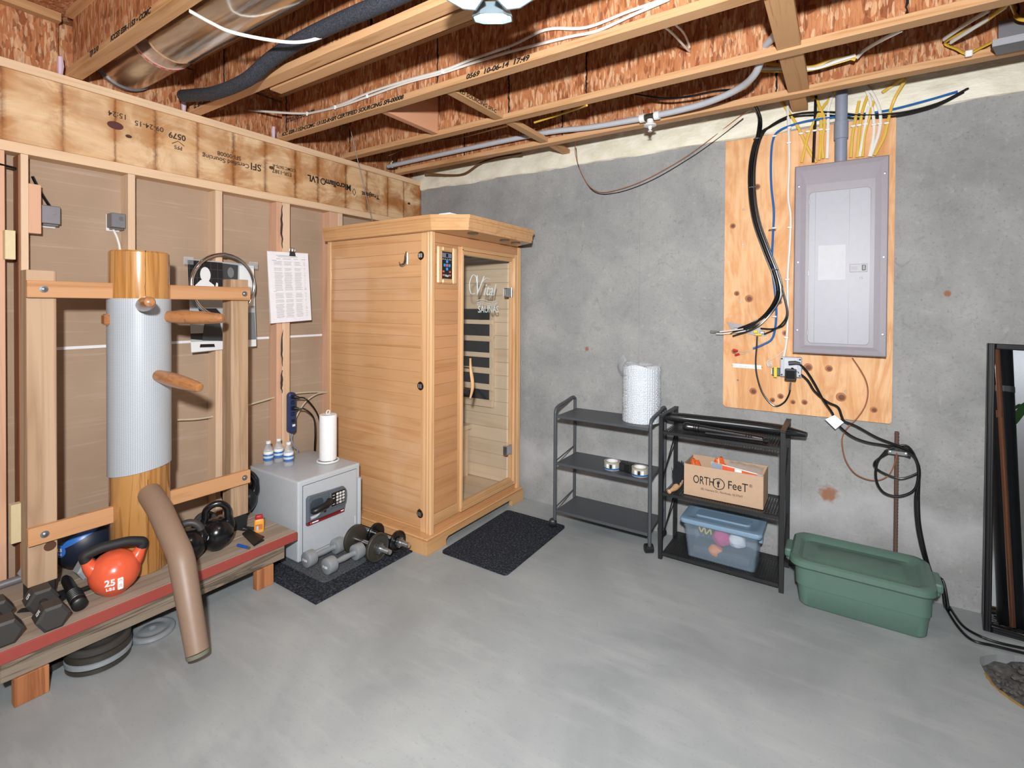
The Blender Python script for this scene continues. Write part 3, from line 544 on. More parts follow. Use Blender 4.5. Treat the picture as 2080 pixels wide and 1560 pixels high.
# ================================================================ the sauna cabin
SA = thing('sauna_cabin', 'one-person cedar sauna cabin with a glass door in the corner', 'sauna', (0.56, -0.52, 0))
def sp(name, lo, hi, m, par=SA, bev=0.0015, label=None): return obj(name, box(NB(), lo, hi, bev), m, par, label=label)
SEAM = [1.846, 1.80]+[1.73-0.0703*k for k in range(0, 24)]
side = sp('side_panel', (0.09, -0.966, 0.09), (0.99, -0.952, 1.846), M_TRIMX)
for a_, b_ in zip(SEAM[:-1], SEAM[1:]): sp('plank', (0.112, -0.980, max(b_, .10)+0.0003), (0.947, -0.9655, a_-0.0003), M_SIDE, side, 0.0009)
sp('corner_post', (0.083, -0.987, 0.09), (0.112, -0.952, 1.846), M_TRIMZ)
sp('stile', (0.947, -0.984, 0.09), (0.990, -0.960, 1.846), M_TRIMZ)
def flute(name, x0, x1, y0, y1):
    """a corner column with two half-round beads on the side face and two on the front face"""
    P = []
    n = 8
    for k in range(2):
        a0 = x0+(x1-x0)*k/2; r = (x1-x0)/4
        for q in range(n+1): P.append((a0+r-r*math.cos(PI*q/n), y0-r*0.55*math.sin(PI*q/n)))
    for k in range(2):
        a0 = y0+(y1-y0)*k/2; r = (y1-y0)/4
        for q in range(n+1): P.append((x1+r*0.55*math.sin(PI*q/n), a0+r-r*math.cos(PI*q/n)))
    P.append((x0, y1)); obj(name, prism(NB(), P, 2, 0.09, 1.846), M_TRIMZ, SA)
flute('corner_column', 0.990, 1.030, -0.984, -0.957); flute('corner_column', 0.985, 1.030, -0.072, -0.035)
front = sp('front_panel', (1.004, -0.957, 0.19), (1.016, -0.745, 1.787), M_TRIMY)
for a_, b_ in zip(SEAM[1:], SEAM[2:]):
    lo_, hi_ = max(b_, .2), min(a_, 1.787)
    if hi_-lo_ > .01: sp('plank', (1.0155, -0.956, lo_+.0003), (1.028, -0.745, hi_-.0003), M_FRONT, front, 0.0009)
sp('header_board', (1.004, -0.957, 1.788), (1.028, -0.072, 1.846), M_FRONT)
sp('bottom_rail', (1.004, -0.957, 0.135), (1.031, -0.745, 0.199), M_TRIMY); sp('sill_board', (1.0, -0.957, 0.09), (1.020, -0.072, 0.134), M_FRONT)
fr = sp('door_frame', (1.004, -0.745, 0.135), (1.026, -0.7215, 1.787), M_TRIMZ)
sp('frame_piece', (1.004, -0.720, 0.155), (1.040, -0.703, 1.770), M_TRIMZ, fr); sp('frame_piece', (1.004, -0.125, 0.135), (1.040, -0.098, 1.787), M_TRIMZ, fr); sp('frame_piece', (1.004, -0.150, 0.16), (1.026, -0.1255, 1.765), M_TRIMZ, fr)
sp('frame_piece', (1.004, -0.702, 1.737), (1.034, -0.151, 1.762), M_TRIMY, fr); sp('frame_piece', (1.004, -0.7205, 1.763), (1.040, -0.1255, 1.787), M_TRIMY, fr)
sp('frame_piece', (1.004, -0.702, 0.160), (1.034, -0.151, 0.186), M_TRIMY, fr); sp('frame_piece', (1.004, -0.7205, 0.135), (1.040, -0.1255, 0.159), M_TRIMY, fr)
gd = sp('glass_door', (1.014, -0.701, 0.190), (1.022, -0.196, 1.734), M_GLASS, bev=0.0)
def wavyhandle(x, y, s):
    rings = []
    for k in range(13):
        q = k/12; z = 0.842+0.25*q; off = 0.014*math.sin(PI*q)*s+0.007*math.sin(2*PI*q)
        wd = 0.011*(0.55+0.45*math.sin(PI*min(1, max(0, q*1.1)))); rings.append([(x+off+wd*math.cos(a), y+wd*1.15*math.sin(a), z) for a in [2*PI*i/10 for i in range(10)]])
    return loft(NB(), rings)
h_ = obj('door_handle', wavyhandle(1.068, -0.670, 1), M_TRIMZ, gd, True); obj('door_handle', wavyhandle(0.965, -0.670, -1), M_INNER, gd, True)
for z in (0.90, 1.03): obj('handle_bolt', tube(NB(), [(0.975, -0.670, z), (1.066, -0.670, z)], 0.005, 8), M_CHR, gd, True)
for z in (1.515, 0.395):
    obj('door_hinge', box(NB(), (1.005, -0.215, z-0.032), (1.036, -0.155, z+0.032), 0.006, 2), M_CHR, gd)
    obj('door_hinge', tube(NB(), [(1.034, -0.158, z-0.034), (1.034, -0.158, z+0.034)], 0.008, 10), M_CHR, gd, True)
EXF, EYF = (0, 1, 0), (0, 0, 1)
M_FROST = plain('frosted_print', 'dfe9e8', 0.6)
lettering('V', 0.19, (1.0226, -0.545, 1.545), EXF, EYF, M_FROST, gd, 'CENTER', 0.35, -0.001, 0.8); lettering('ital', 0.115, (1.0226, -0.415, 1.525), EXF, EYF, M_FROST, gd, 'CENTER', 0.35, 0.0, 0.95)
lettering('SAUNAS', 0.066, (1.0226, -0.42, 1.395), EXF, EYF, M_FROST, gd, 'CENTER', 0, 0.0, 0.95)
obj('logo_swash', tube(NB(), smoothpath([(1.0224, -0.565, 1.50), (1.0224, -0.61, 1.50), (1.0224, -0.625, 1.56), (1.0224, -0.595, 1.615), (1.0224, -0.56, 1.61), (1.0224, -0.55, 1.57)]), 0.0022, 5), M_FROST, gd, True)
obj('logo_swash', tube(NB(), smoothpath([(1.0224, -0.50, 1.57), (1.0224, -0.45, 1.605), (1.0224, -0.40, 1.60)]), 0.002, 5), M_FROST, gd, True)
for dz in (0, -0.016, -0.028):
    obj('logo_wave', tube(NB(), smoothpath([(1.0224, -0.545+.012*dz, 1.455+dz), (1.0224, -0.49, 1.462+dz), (1.0224, -0.42, 1.452+dz), (1.0224, -0.36, 1.447+dz), (1.0224, -0.32, 1.458+dz)]), [0.002]*25, 4), M_FROST, gd, True)
# control panel
cp = sp('control_panel', (1.028, -0.905, 1.580), (1.036, -0.812, 1.740), M_BLK, bev=0.001)
for lo, hi, m in (((1.0282, -0.947, 1.549), (1.046, -0.905, 1.771), M_TRIMZ), ((1.0282, -0.812, 1.549), (1.046, -0.773, 1.771), M_TRIMZ), ((1.0282, -0.905, 1.740), (1.046, -0.812, 1.771), M_TRIMY), ((1.0282, -0.905, 1.549), (1.046, -0.812, 1.580), M_TRIMY)):
    sp('bezel_piece', lo, hi, m, cp, 0.008)
sp('display', (1.036, -0.900, 1.705), (1.0368, -0.818, 1.732), plain('lcd_grey', '6d7683', 0.3), cp, 0); sp('display_digit', (1.0368, -0.868, 1.709), (1.0372, -0.848, 1.729), M_DARK, cp, 0)
for dy, dz, m in ((0, .0, M_SCRR), (0, .022, M_SCR), (0, -.022, M_SCR), (-.022, 0, M_SCR), (.022, 0, M_SCR)): sp('button', (1.036, -0.866+dy, 1.652+dz), (1.0374, -0.850+dy, 1.668+dz), m, cp, 0.002)
for y in (-0.89, -0.833):
    for z in (1.622, 1.601): sp('button', (1.036, y-.006, z-.006), (1.0372, y+.006, z+.006), plain('red_button', 'c8503c', 0.4), cp, 0.002)
for y in (-0.893, -0.875, -0.857, -0.839, -0.825): sp('indicator', (1.036, y-.002, 1.692), (1.0368, y+.002, 1.698), M_PRINT, cp, 0)
lettering('Vital', 0.02, (1.0366, -0.862, 1.598), EXF, EYF, M_PRINT, cp, 'CENTER', 0.3)
# base plinth
def cutpoly(a0, a1, c0, c1, h, ch):
    return [(a0, 0.0), (c0, 0.0), (c0, ch*0.7), (c0+0.02, ch), (c1-0.02, ch), (c1, ch*0.7), (c1, 0.0), (a1, 0.0), (a1, h), (a0, h)]
obj('plinth_front', prism(NB(), cutpoly(-1.047, -0.03, -0.885, -0.175, 0.078, 0.048), 0, 1.034, 1.062), M_TRIMY, SA); obj('plinth_side', prism(NB(), cutpoly(0.085, 1.0335, 0.26, 0.83, 0.078, 0.048), 1, -1.047, -1.020), M_TRIMX, SA)
sp('plinth_ledge', (0.085, -1.04, 0.0785), (1.055, -0.03, 0.0895), M_TRIMY, bev=0.004)
# crown: stacked mitred slabs
def crown(o, z0, z1, m, bev=0.0):
    P = [(0.10, -1.03-o), (1.064+o*.5, -1.03-o), (1.25+o, -0.92-o*.5), (1.25+o, -0.232+o*.5), (1.064, -0.125), (1.0, -0.036), (0.10, -0.036)]
    return obj('crown_slab', prism(NB(), P, 2, z0, z1), m, SA)
crown(-0.004, 1.847, 1.862, M_TRIMX); crown(0.0, 1.862, 1.895, M_TRIMX); crown(0.005, 1.895, 1.912, M_TRIMX); crown(0.012, 1.912, 1.932, M_TRIMX)
for x, y, z in [(1.1991, -0.7926, 1.8465), (1.1846, -0.4409, 1.8465), (1.1791, -0.2663, 1.8465)]:
    if y > -0.3: y = -0.3
    obj('downlight', lathe(NB(), [(0.0, 0.0), (0.03, 0.0), (0.034, -0.004), (0.03, -0.006), (0.0, -0.004)], (x-0.02, y, z), seg=20), M_STEEL, SA, True)
for z in (1.712, 0.947, 0.194):
    L = obj('latch', lathe(NB(), [(0.0, 0.0), (0.027, 0.0), (0.023, 0.006), (0.012, 0.008), (0.0, 0.008)], (0.945, -0.981, z), (0, -1, 0), 18), plain('dark_bronze', '3a2d1c', 0.35, 0.7), SA, True)
    for dx in (-0.012, -0.004, 0.004, 0.012): obj('latch_bar', tube(NB(), [(0.945+dx, -0.990, z-.012), (0.945+dx, -0.990, z+.012)], 0.0022, 5), M_STEEL, L)
obj('coat_hook', tube(NB(), smoothpath([(0.828, -0.986, 1.742), (0.829, -0.994, 1.715), (0.829, -0.996, 1.685), (0.823, -1.006, 1.664), (0.813, -1.018, 1.662), (0.806, -1.024, 1.678)]), [.003+.0055*math.sin(PI*k/30) for k in range(31)], 8), M_CHR, SA, True)
obj('hook_plate', box(NB(), (0.822, -0.984, 1.665), (0.834, -0.980, 1.735), 0.002), M_CHR, SA)
# shell and interior
sp('outer_wall', (0.083, -0.952, 0.09), (0.095, -0.036, 1.846), M_INNER); sp('outer_wall', (0.095, -0.048, 0.09), (0.984, -0.036, 1.846), M_INNER)
back = sp('inner_wall', (0.12, -0.066, 0.105), (1.0, -0.050, 1.80), M_INNER)
for k in range(17): sp('plank', (0.122, -0.076, 0.11+k*0.099), (1.0, -0.0665, 0.11+k*0.099+0.0975), M_INNER, back, 0.0015)
sp('inner_wall', (0.096, -0.95, 0.105), (0.118, -0.0665, 1.80), M_INNER); sp('inner_wall', (0.12, -0.95, 0.105), (1.0, -0.936, 1.80), M_INNER)
sp('cabin_floor', (0.096, -0.95, 0.09), (1.003, -0.05, 0.105), M_INNER); sp('cabin_ceiling', (0.096, -0.95, 1.79), (1.003, -0.05, 1.82), plain('brown_ceiling_board', '6e5a48', 0.6))
ht = sp('heater', (0.36, -0.082, 0.665), (0.80, -0.0768, 1.395), M_HEAT, bev=0)
sp('heater_frame', (0.795, -0.097, 0.659), (0.832, -0.0768, 1.395), M_INNER, ht); sp('heater_frame', (0.33, -0.097, 0.659), (0.365, -0.0768, 1.395), M_INNER, ht)
for z0, z1 in ((1.281, 1.314), (1.152, 1.193), (1.031, 1.068), (0.91, 0.954), (0.788, 0.832), (0.659, 0.714)): sp('slat', (0.36, -0.105, z0), (0.825, -0.0965, z1), M_INNER, ht)
bn = sp('seat', (0.12, -0.934, 0.47), (0.62, -0.078, 0.505), M_INNER); sp('seat_front', (0.58, -0.934, 0.106), (0.60, -0.45, 0.469), M_HEAT, bn); sp('seat_post', (0.575, -0.45, 0.106), (0.615, -0.40, 0.469), M_INNER, bn); sp('seat_front', (0.58, -0.399, 0.106), (0.60, -0.10, 0.469), M_INNER, bn)
sp('roof_board', (0.085, -1.0, 1.935), (1.0, -0.04, 1.9355), M_TRIMX, bev=0)
o = tag(obj('folded_leaflet', box(NB(), (1.085, -0.99, 1.933), (1.17, -0.93, 1.942), 0.002), M_PAP), 'small white leaflet lying on the front edge of the sauna roof', 'paper')

# ================================================================ bench and wooden dummy
BZ = 0.215
BE = thing('low_bench', 'low weathered wooden platform bench with a red-painted front edge', 'bench', (0.33, -2.15, 0))
def bp(name, lo, hi, m, par=BE, bev=0.002): return obj(name, box(NB(), lo, hi, bev), m, par)
for x0, x1 in ((0.05, 0.232), (0.234, 0.416), (0.418, 0.598)): bp('plank', (x0, -2.80, 0.172), (x1, -1.553, 0.2148), M_OLD)
bp('red_edge', (0.5985, -2.80, 0.170), (0.606, -1.553, 0.2152), M_REDP)
bp('apron', (0.572, -2.675, 0.102), (0.600, -1.622, 0.1695), M_OLDD); bp('apron', (0.06, -2.675, 0.102), (0.09, -1.622, 0.1715), M_OLDD); bp('apron', (0.09, -2.66, 0.102), (0.5715, -2.648, 0.1715), M_CEDAR)
for y0, y1 in ((-2.641, -2.548), (-1.771, -1.685)):
    bp('leg', (0.567, y0, 0.0), (0.606, y1, 0.1012), M_CEDAR); bp('leg', (0.055, y0, 0.0), (0.094, y1, 0.1012), M_CEDAR)
for z in (0.152, 0.125): obj('screw', lathe(NB(), [(0, 0), (0.005, 0), (0.004, 0.002), (0, 0.002)], (0.600, -2.02, z), (1, 0, 0), 10), M_STEEL, BE, True)

TC = (0.333, -2.165)
WD = thing('wooden_training_dummy', 'varnished wooden martial-arts dummy on a timber frame with three pegs', 'training dummy', (0.333, -2.165, BZ))
def wp(name, lo, hi, m, par=WD, bev=0.002): return obj(name, box(NB(), lo, hi, bev), m, par)
TR = 0.1135
tk = obj('trunk', lathe(NB(), [(0.0, BZ+.001), (TR-.004, BZ+.001), (TR, BZ+.006), (TR, 1.648), (TR-.006, 1.655), (0.0, 1.655)], (TC[0], TC[1], 0), seg=48), M_TRUNK, WD, True)
def crack(ang, zs):
    obj('crack', tube(NB(), [(TC[0]+(TR-.001)*math.cos(ang+random.uniform(-.012, .012)), TC[1]+(TR-.001)*math.sin(ang+random.uniform(-.012, .012)), z) for z in zs], 0.0016, 4), M_DARK, tk)
crack(-0.17, [1.655-0.02*k for k in range(11)]); crack(-0.1, [0.22+0.03*k for k in range(15)]); crack(0.4, [0.22+0.03*k for k in range(6)])
# padding sleeve, wrapped with a diagonal overlap, lower edge sloping
bm = NB(); uvl = bm.loops.layers.uv.new('UVMap'); seg = 64; R1 = TR+0.006
ring = []
for k in range(seg+1):
    a = -1.2+2*PI*k/seg; c_, s_ = math.cos(a), math.sin(a)
    slope = 0.028*math.cos(a-0.9)
    ring.append((bm.verts.new((TC[0]+R1*c_, TC[1]+R1*s_, 0.672+slope*0.6)), bm.verts.new((TC[0]+R1*c_, TC[1]+R1*s_, 1.443)), bm.verts.new((TC[0]+TR*c_, TC[1]+TR*s_, 0.672+slope*.6)), bm.verts.new((TC[0]+TR*c_, TC[1]+TR*s_, 1.443))))
for k in range(seg):
    f = bm.faces.new((ring[k][0], ring[k+1][0], ring[k+1][1], ring[k][1]))
    for lp, (uu, vv) in zip(f.loops, ((k, 0), (k+1, 0), (k+1, 1), (k, 1))): lp[uvl].uv = (uu/seg, vv)
    bm.faces.new((ring[k][1], ring[k+1][1], ring[k+1][3], ring[k][3])); bm.faces.new((ring[k][2], ring[k+1][2], ring[k+1][0], ring[k][0]))
obj('padding_sleeve', bm, M_PAD, WD, True)
def peg(base, tip, r):
    b = Vector(base); d = Vector(tip)-b; L = d.length
    return lathe(NB(), [(0.0, -0.05), (r*.75, -0.05), (r*.8, 0.0), (r, L*.3), (r*.98, L*.6), (r*.72, L*.93), (r*.6, L*.985), (r*.35, L), (0.0, L)], base, d, 20)
c8 = math.cos; s8 = math.sin
for ang, z0, z1, L in ((-15, 1.412, 1.428, 0.27), (41, 1.362, 1.354, 0.255), (14, 1.10, 1.058, 0.27)):
    a = math.radians(ang)
    obj('arm', peg((TC[0]+.105*c8(a), TC[1]+.105*s8(a), z0), (TC[0]+(.105+L)*c8(a), TC[1]+(.105+L)*s8(a), z1), 0.031), M_ARM, WD, True)
obj('arm_end', box(NB(), (TC[0]-0.03, TC[1]-TR-.022, 1.325), (TC[0]+0.02, TC[1]-TR+.005, 1.375), .008), M_ARM, WD)
obj('leg', tube(NB(), [(0.42, -2.165, 0.578), (0.55, -2.173, 0.535), (0.775, -2.189, 0.408), (0.80, -2.1905, 0.375), (0.88, -2.196, 0.21), (0.945, -2.2, 0.075)], [.047, .047, .046, .047, .043, .040], 16), M_LEGB, WD, True)
obj('leg_tip', tube(NB(), [(0.945, -2.2, 0.075), (0.950, -2.2, 0.062)], [.0405, .039], 16), plain('greenish_felt', '6e6f5e', 0.8), WD, True)
for y0, y1 in ((-2.545, -2.455), (-1.757, -1.667)):
    p_ = wp('post', (0.246, y0, 0.292), (0.335, y1, 1.552), M_POST)
    sh = wp('post_shoe', (0.25, y0+.004, BZ+.001), (0.331, y1-.004, 0.2915), M_BLKR, bev=.004)
for z0, z1 in ((1.442, 1.510), (0.462, 0.532)):
    wp('rail', (0.3355, -2.549, z0), (0.360, -1.668, z1), M_RAIL)
    zm = (z0+z1)/2
    for y in (-2.50, -1.70):
        b_ = obj('bolt', lathe(NB(), [(0, 0), (0.014, 0), (0.014, 0.002), (0.008, 0.0025), (0.008, 0.005), (0.005, 0.007), (0, 0.0075)], (0.360, y, zm), (1, 0, 0), 16), M_STEEL, WD, True)
obj('knot', lathe(NB(), [(0, 0), (0.02, 0), (0.018, 0.0006), (0, 0.0006)], (0.335, -2.478, 0.435), (1, 0, 0), 14), plain('knot_wood', '5a3a22', 0.6), WD)

# ================================================================ what lies on the bench
def kettlebell(label, x, y, R, hw, top, yaw, body, grip, hr=0.016, grip_black=False, z0=BZ, squash=1.0):
    t = thing('kettlebell', label, 'kettlebell', (x, y, z0), 'kettlebells on the bench')
    ax = Vector((-math.sin(yaw), math.cos(yaw), 0)); H = 2*R*0.96
    prof = [(0.0, 0.0), (R*0.42, 0.0)]
    for k in range(1, 15):
        a = -PI/2+PI*k/14; r = R*math.cos(a); h = R*0.98+R*math.sin(a)
        if not (r < R*0.5 and h < R*.5): prof.append((r*squash if False else r, h))
    prof[-1] = (0.0, H+R*0.02)
    bm = lathe(NB(), prof, (x, y, z0+.0005), seg=36)
    c = Vector((x, y, z0))
    def Q(s, z): return c+ax*s+Vector((0, 0, z))
    zb = R*1.35; half = hw-hr
    for sg in (-1, 1):
        tube(bm, smoothpath([Q(sg*R*0.5, R*1.1), Q(sg*(R*0.62+half*.2), zb+.1*R), Q(sg*half*0.96, zb+0.42*(top-zb))], 5), [hr*2.1, hr*2.05, hr*1.95, hr*1.8, hr*1.65, hr*1.5, hr*1.36, hr*1.24, hr*1.14, hr*1.06, hr], 14)
    b = obj('bell', bm, body, t, True)
    if hw > 0.105: P = [Q(-half*0.955, zb+0.40*(top-zb)), Q(-half, zb+0.62*(top-zb)), Q(-half*0.82, top-hr*1.5), Q(-half*0.45, top-hr), Q(0, top-hr*.95), Q(half*0.45, top-hr), Q(half*0.82, top-hr*1.5), Q(half, zb+0.62*(top-zb)), Q(half*0.955, zb+0.40*(top-zb))]
    else:
        zc = top-hr-half*1.05; P = [Q(-half*0.955, zb+0.40*(top-zb))]+[Q(-half*math.cos(PI*k/8), zc+half*1.05*math.sin(PI*k/8)) for k in range(1, 8)]+[Q(half*0.955, zb+0.40*(top-zb))]
    obj('handle', tube(NB(), smoothpath(P, 6), hr*1.02, 14), grip, t, True)
    return t, b, c
t, b, c = kettlebell('orange vinyl kettlebell marked 25 LBS with a black handle', 0.485, -2.312, 0.088, 0.114, 0.219, math.radians(-14), M_ORANGE, M_BLKR, 0.0195)
def onball(c, R, ang, z, push=0.001):
    rr = math.sqrt(max(R*R-(z-R*.98)**2, 0.0001)); n = Vector((math.cos(ang), math.sin(ang), 0))
    return c+n*(rr+push)+Vector((0, 0, z)), Vector((-math.sin(ang), math.cos(ang), 0)), n
def ballprint(tx, R, c, ang, z, size, m, par, bold=0.0005, sx=1.0):
    p, ex, n = onball(c, R, ang, z); sl = (z-R*.98)/R; ey = (Vector((0, 0, 1))*math.cos(math.asin(max(-.9, min(.9, sl))))-n*sl)
    lettering(tx, size, p, ex, ey, m, par, 'CENTER', 0, bold, sx, depth=0.0018)
A0 = math.radians(-24)
ballprint('25', 0.088, c, A0-.06, 0.080, 0.036, M_PRINT, b, 0.0008); ballprint('LBS', 0.088, c, A0-.06, 0.052, 0.020, M_PRINT, b, 0.0)
p, ex, n = onball(c, 0.088, A0+.32, 0.068, 0.0)
bm = NB(); rr = rrect(-.0095, -.0235, .0095, .0235, .004, 3); loft(bm, [[p+ex*a_+Vector((0, 0, b_))-n*0.004 for a_, b_ in rr], [p+ex*a_+Vector((0, 0, b_))+n*0.0022 for a_, b_ in rr]]); lg = obj('logo_patch', bm, M_PRINT, b)
for dz in (0.012, -0.006, -0.013):
    obj('logo_mark', tube(NB(), [p+ex*-.005+n*.0024+Vector((0, 0, dz)), p+ex*.001+n*.0024+Vector((0, 0, dz+.004)), p+ex*.005+n*.0024+Vector((0, 0, dz))], 0.0011, 4), M_ORANGE, lg if False else b)
t, b, c = kettlebell('shiny black kettlebell marked 30 in white', 0.445, -1.885, 0.077, 0.066, 0.238, math.radians(-26), M_ENAM, M_ENAM, 0.0155)
ballprint('30', 0.077, c, math.radians(-62), 0.088, 0.03, M_PRINT, b, 0.0008)
kettlebell('largest black kettlebell, behind the right timber post near the safe', 0.142, -1.607, 0.090, 0.10, 0.265, math.radians(-34), M_ENAM, M_ENAM, 0.019)
t, b, c = kettlebell('black kettlebell half hidden behind the bent wooden leg', 0.458, -2.018, 0.074, 0.07, 0.195, math.radians(-32), M_ENAM, M_HEXB, 0.0165)
def hexhead(bm, c, ax, R, L, bev=0.006):
    ax = Vector(ax).normalized(); u = Vector((0, 0, 1)); v = ax.cross(u); c = Vector(c)
    def rg(s, h): return [c+v*(R*s*math.cos(PI/3*k))+u*(R*s*math.sin(PI/3*k))+ax*h for k in range(6)]
    return loft(bm, [rg(.8, -L/2), rg(1.0, -L/2+bev), rg(1.0, L/2-bev), rg(.8, L/2)])
def hexbell(label, c, yaw, R, L, gap, m, mark=None):
    t = thing('hex_dumbbell', label, 'dumbbell', (c[0], c[1], BZ), 'hex dumbbells on the bench'); ax = Vector((math.cos(yaw), math.sin(yaw), 0)); z = BZ+R*math.cos(PI/6)+.001
    for s in (-1, 1):
        cc = Vector((c[0], c[1], z))+ax*s*(gap/2+L/2); h = obj('head', hexhead(NB(), cc, ax, R, L), m, t)
        if mark:
            n = Vector((ax.y, -ax.x, 0))*math.cos(PI/6)+Vector((0, 0, 1))*math.sin(PI/6); n.normalize(); lettering(mark, 0.026, cc+n*(R*.866+.0006), ax, n.cross(ax), M_PRINT, h, 'CENTER', 0, 0.0003)
            n2 = Vector((0, 0, 1))
    obj('handle', lathe(NB(), [(0.012, -gap/2-.004), (0.014, -gap*.25), (0.016, 0), (0.014, gap*.25), (0.012, gap/2+.004)], (c[0], c[1], z), ax, 14), m if m is M_HEXG else M_IRON, t, True)
    return t
hexbell('black hex dumbbell marked 15 at the front of the bench beside the black grip', (0.475, -2.525), math.radians(-4), 0.05, 0.078, 0.095, M_HEXB, '15')
hexbell('black hex dumbbell cut off by the left picture edge', (0.45, -2.648), math.radians(-4), 0.05, 0.078, 0.105, M_HEXB, '15')
hexbell('grey hex dumbbell behind the orange kettlebell', (0.302, -2.327), math.radians(4), 0.043, 0.058, 0.07, M_HEXG)
hexbell('grey hex dumbbell partly behind the left timber post', (0.13, -2.468), math.radians(4), 0.043, 0.062, 0.05, M_HEXG)
t = thing('black_grip', 'black ribbed rubber exercise grip lying beside the orange kettlebell', 'exercise grip', (0.38, -2.41, BZ))
d = Vector((0.30, -0.035, -0.0)); g0 = Vector((0.235, -2.405, BZ+.026))
prof = [(0, 0), (0.012, 0), (0.018, 0.03), (0.02, 0.16), (0.024, 0.175)]
for k in range(6): prof += [(0.0255, 0.18+k*.014), (0.0255, 0.188+k*.014), (0.021, 0.190+k*.014)]
prof += [(0.025, 0.268), (0.025, 0.298), (0.02, 0.302), (0, 0.302)]
obj('grip_body', lathe(NB(), prof, g0, d, 20), M_BLK, t, True)
obj('finger_guard', box(NB(), (0.40, -2.415, BZ+.02), (0.418, -2.36, BZ+.034), .006, 2), M_BLK, t)
o = tag(obj('black_strap', tube(NB(), smoothpath([(0.34, -2.57, BZ+.004), (0.40, -2.50, BZ+.005), (0.36, -2.44, BZ+.006), (0.30, -2.44, BZ+.004)]), .01, 8, flat=(.004, .016)), M_BLKR), 'flat black rubber strap lying under the left timber post', 'strap')
t = thing('medicine_ball', 'dark blue exercise ball labelled 4 LB behind the dummy frame', 'exercise ball', (0.128, -2.315, BZ))
BC = Vector((0.122, -2.305, BZ+.1215)); BR = 0.12
prof = [(BR*math.sin(PI*k/20), -BR*math.cos(PI*k/20)) for k in range(21)]; prof[0] = (0, -BR); prof[-1] = (0, BR)
ball = obj('ball', lathe(NB(), prof, BC, seg=36), M_NAVYB, t, True)
def ballpatch(name, az, el, ra, rb, rot, m):
    bm = NB(); n = Vector((c8(el)*c8(az), c8(el)*s8(az), s8(el))); u = Vector((-s8(az), c8(az), 0)); v = n.cross(u); rr = []
    for s in (1.0, .75, .5, .25):
        rr.append([])
        for k in range(24):
            a = 2*PI*k/24; p = (u*(ra*c8(a)*c8(rot)-rb*s8(a)*s8(rot))+v*(ra*c8(a)*s8(rot)+rb*s8(a)*c8(rot)))*s; rr[-1].append(bm.verts.new(BC+(n*BR+p).normalized()*(BR+.0016)))
    for A_, B_ in zip(rr[:-1], rr[1:]):
        for k in range(24): bm.faces.new((A_[k], A_[(k+1) % 24], B_[(k+1) % 24], B_[k]))
    bm.faces.new(rr[-1])
    return obj(name, bm, m, ball, True)
ballpatch('ball_panel', math.radians(-26), math.radians(28), 0.085, 0.016, math.radians(28), M_BLUEB); ballpatch('ball_panel', math.radians(-62), math.radians(2), 0.031, 0.027, 0, M_BLUEB)
nn = Vector((c8(math.radians(-62)), s8(math.radians(-62)), 0.03)); lettering('4 LB', 0.02, BC+nn*(BR+.004)+Vector((0, 0, .008)), (-nn.y, nn.x, 0), (0, 0, 1), M_PRINT, ball, bold=.0004); lettering('1.8 KG', 0.013, BC+nn*(BR+.004)-Vector((0, 0, .010)), (-nn.y, nn.x, 0), (0, 0, 1), M_PRINT, ball)
lone = tag(obj('steel_pipe', tube(NB(), [(0.062, -2.80, BZ+.0165), (0.062, -2.44, BZ+.0165)], 0.016, 14), M_GALV, None, True), 'grey steel pipe lying along the back of the bench', 'pipe')
t = thing('plate_dumbbell', 'small black plate dumbbell with a shiny centre, behind the kettlebells', 'dumbbell', (0.29, -1.885, BZ))
for o_, r in ((0.0, .058), (-0.10, .058)):
    cc = Vector((0.315, -1.885, BZ+.059))+Vector((.86, -.5, 0))*o_
    obj('plate', lathe(NB(), [(0, -.012), (r-.004, -.012), (r, -.008), (r, .008), (r-.004, .012), (r*.75, .012), (r*.7, .008), (r*.45, .008), (r*.4, .013), (0, .013)], cc, (.86, -.5, 0), 28), M_HEXB, t, True)
cc = Vector((0.315, -1.885, BZ+.059)); obj('bar', tube(NB(), [cc-Vector((.86, -.5, 0))*.13, cc+Vector((.86, -.5, 0))*.022], .012, 14), M_CHR, t, True)
t = thing('squeeze_bottle', 'small orange bottle with a red cap on the bench end', 'bottle', (0.435, -1.668, BZ))
bc = Vector((0.44, -1.667, BZ+.001)); R3 = Matrix.Translation(bc) @ Matrix.Rotation(math.radians(-28), 4, 'Z')
bm = NB(); loft(bm, [[R3 @ Vector((x, y, z)) for x, y in rrect(-.012*s, -.024*s, .012*s, .024*s, .010*s, 4)] for s, z in ((.94, 0), (1, .004), (1, .056), (.92, .064), (.7, .069))]); bb = obj('bottle_body', bm, M_ORNB, t, True)
bm = NB(); loft(bm, [[R3 @ Vector((x, y, z)) for x, y in rrect(-.011*s, -.018*s, .011*s, .018*s, .009*s, 4)] for s, z in ((1, .0695), (1.05, .072), (1.05, .084), (.9, .089))]); obj('cap', bm, M_RED, t, True)
bm = NB(); box(bm, (0.0122, -.017, .016), (0.0128, .016, .044)); bm.transform(R3); obj('printed_label', bm, plain('tan_label', 'c27a35', 0.5), bb); bm = NB(); box(bm, (0.0124, -.013, .012), (0.0132, -.003, .036)); bm.transform(R3); obj('barcode', bm, plain('barcode_white_blue', 'b9c2e0', 0.5), bb)
t = thing('black_wallet', 'black folded wallet lying open on the bench end', 'wallet', (0.49, -1.74, BZ))
WP = [(0.4025, -1.7361, 0.217), (0.3983, -1.6974, 0.217), (0.5613, -1.7087, 0.217), (0.5793, -1.7724, 0.217)]
bm = NB(); A = [Vector(p) for p in WP]; up = Vector((0, 0, 1)); loft(bm, [A, [p+up*.004 for p in A]]); obj('wallet_leaf', bm, M_BLKR, t)
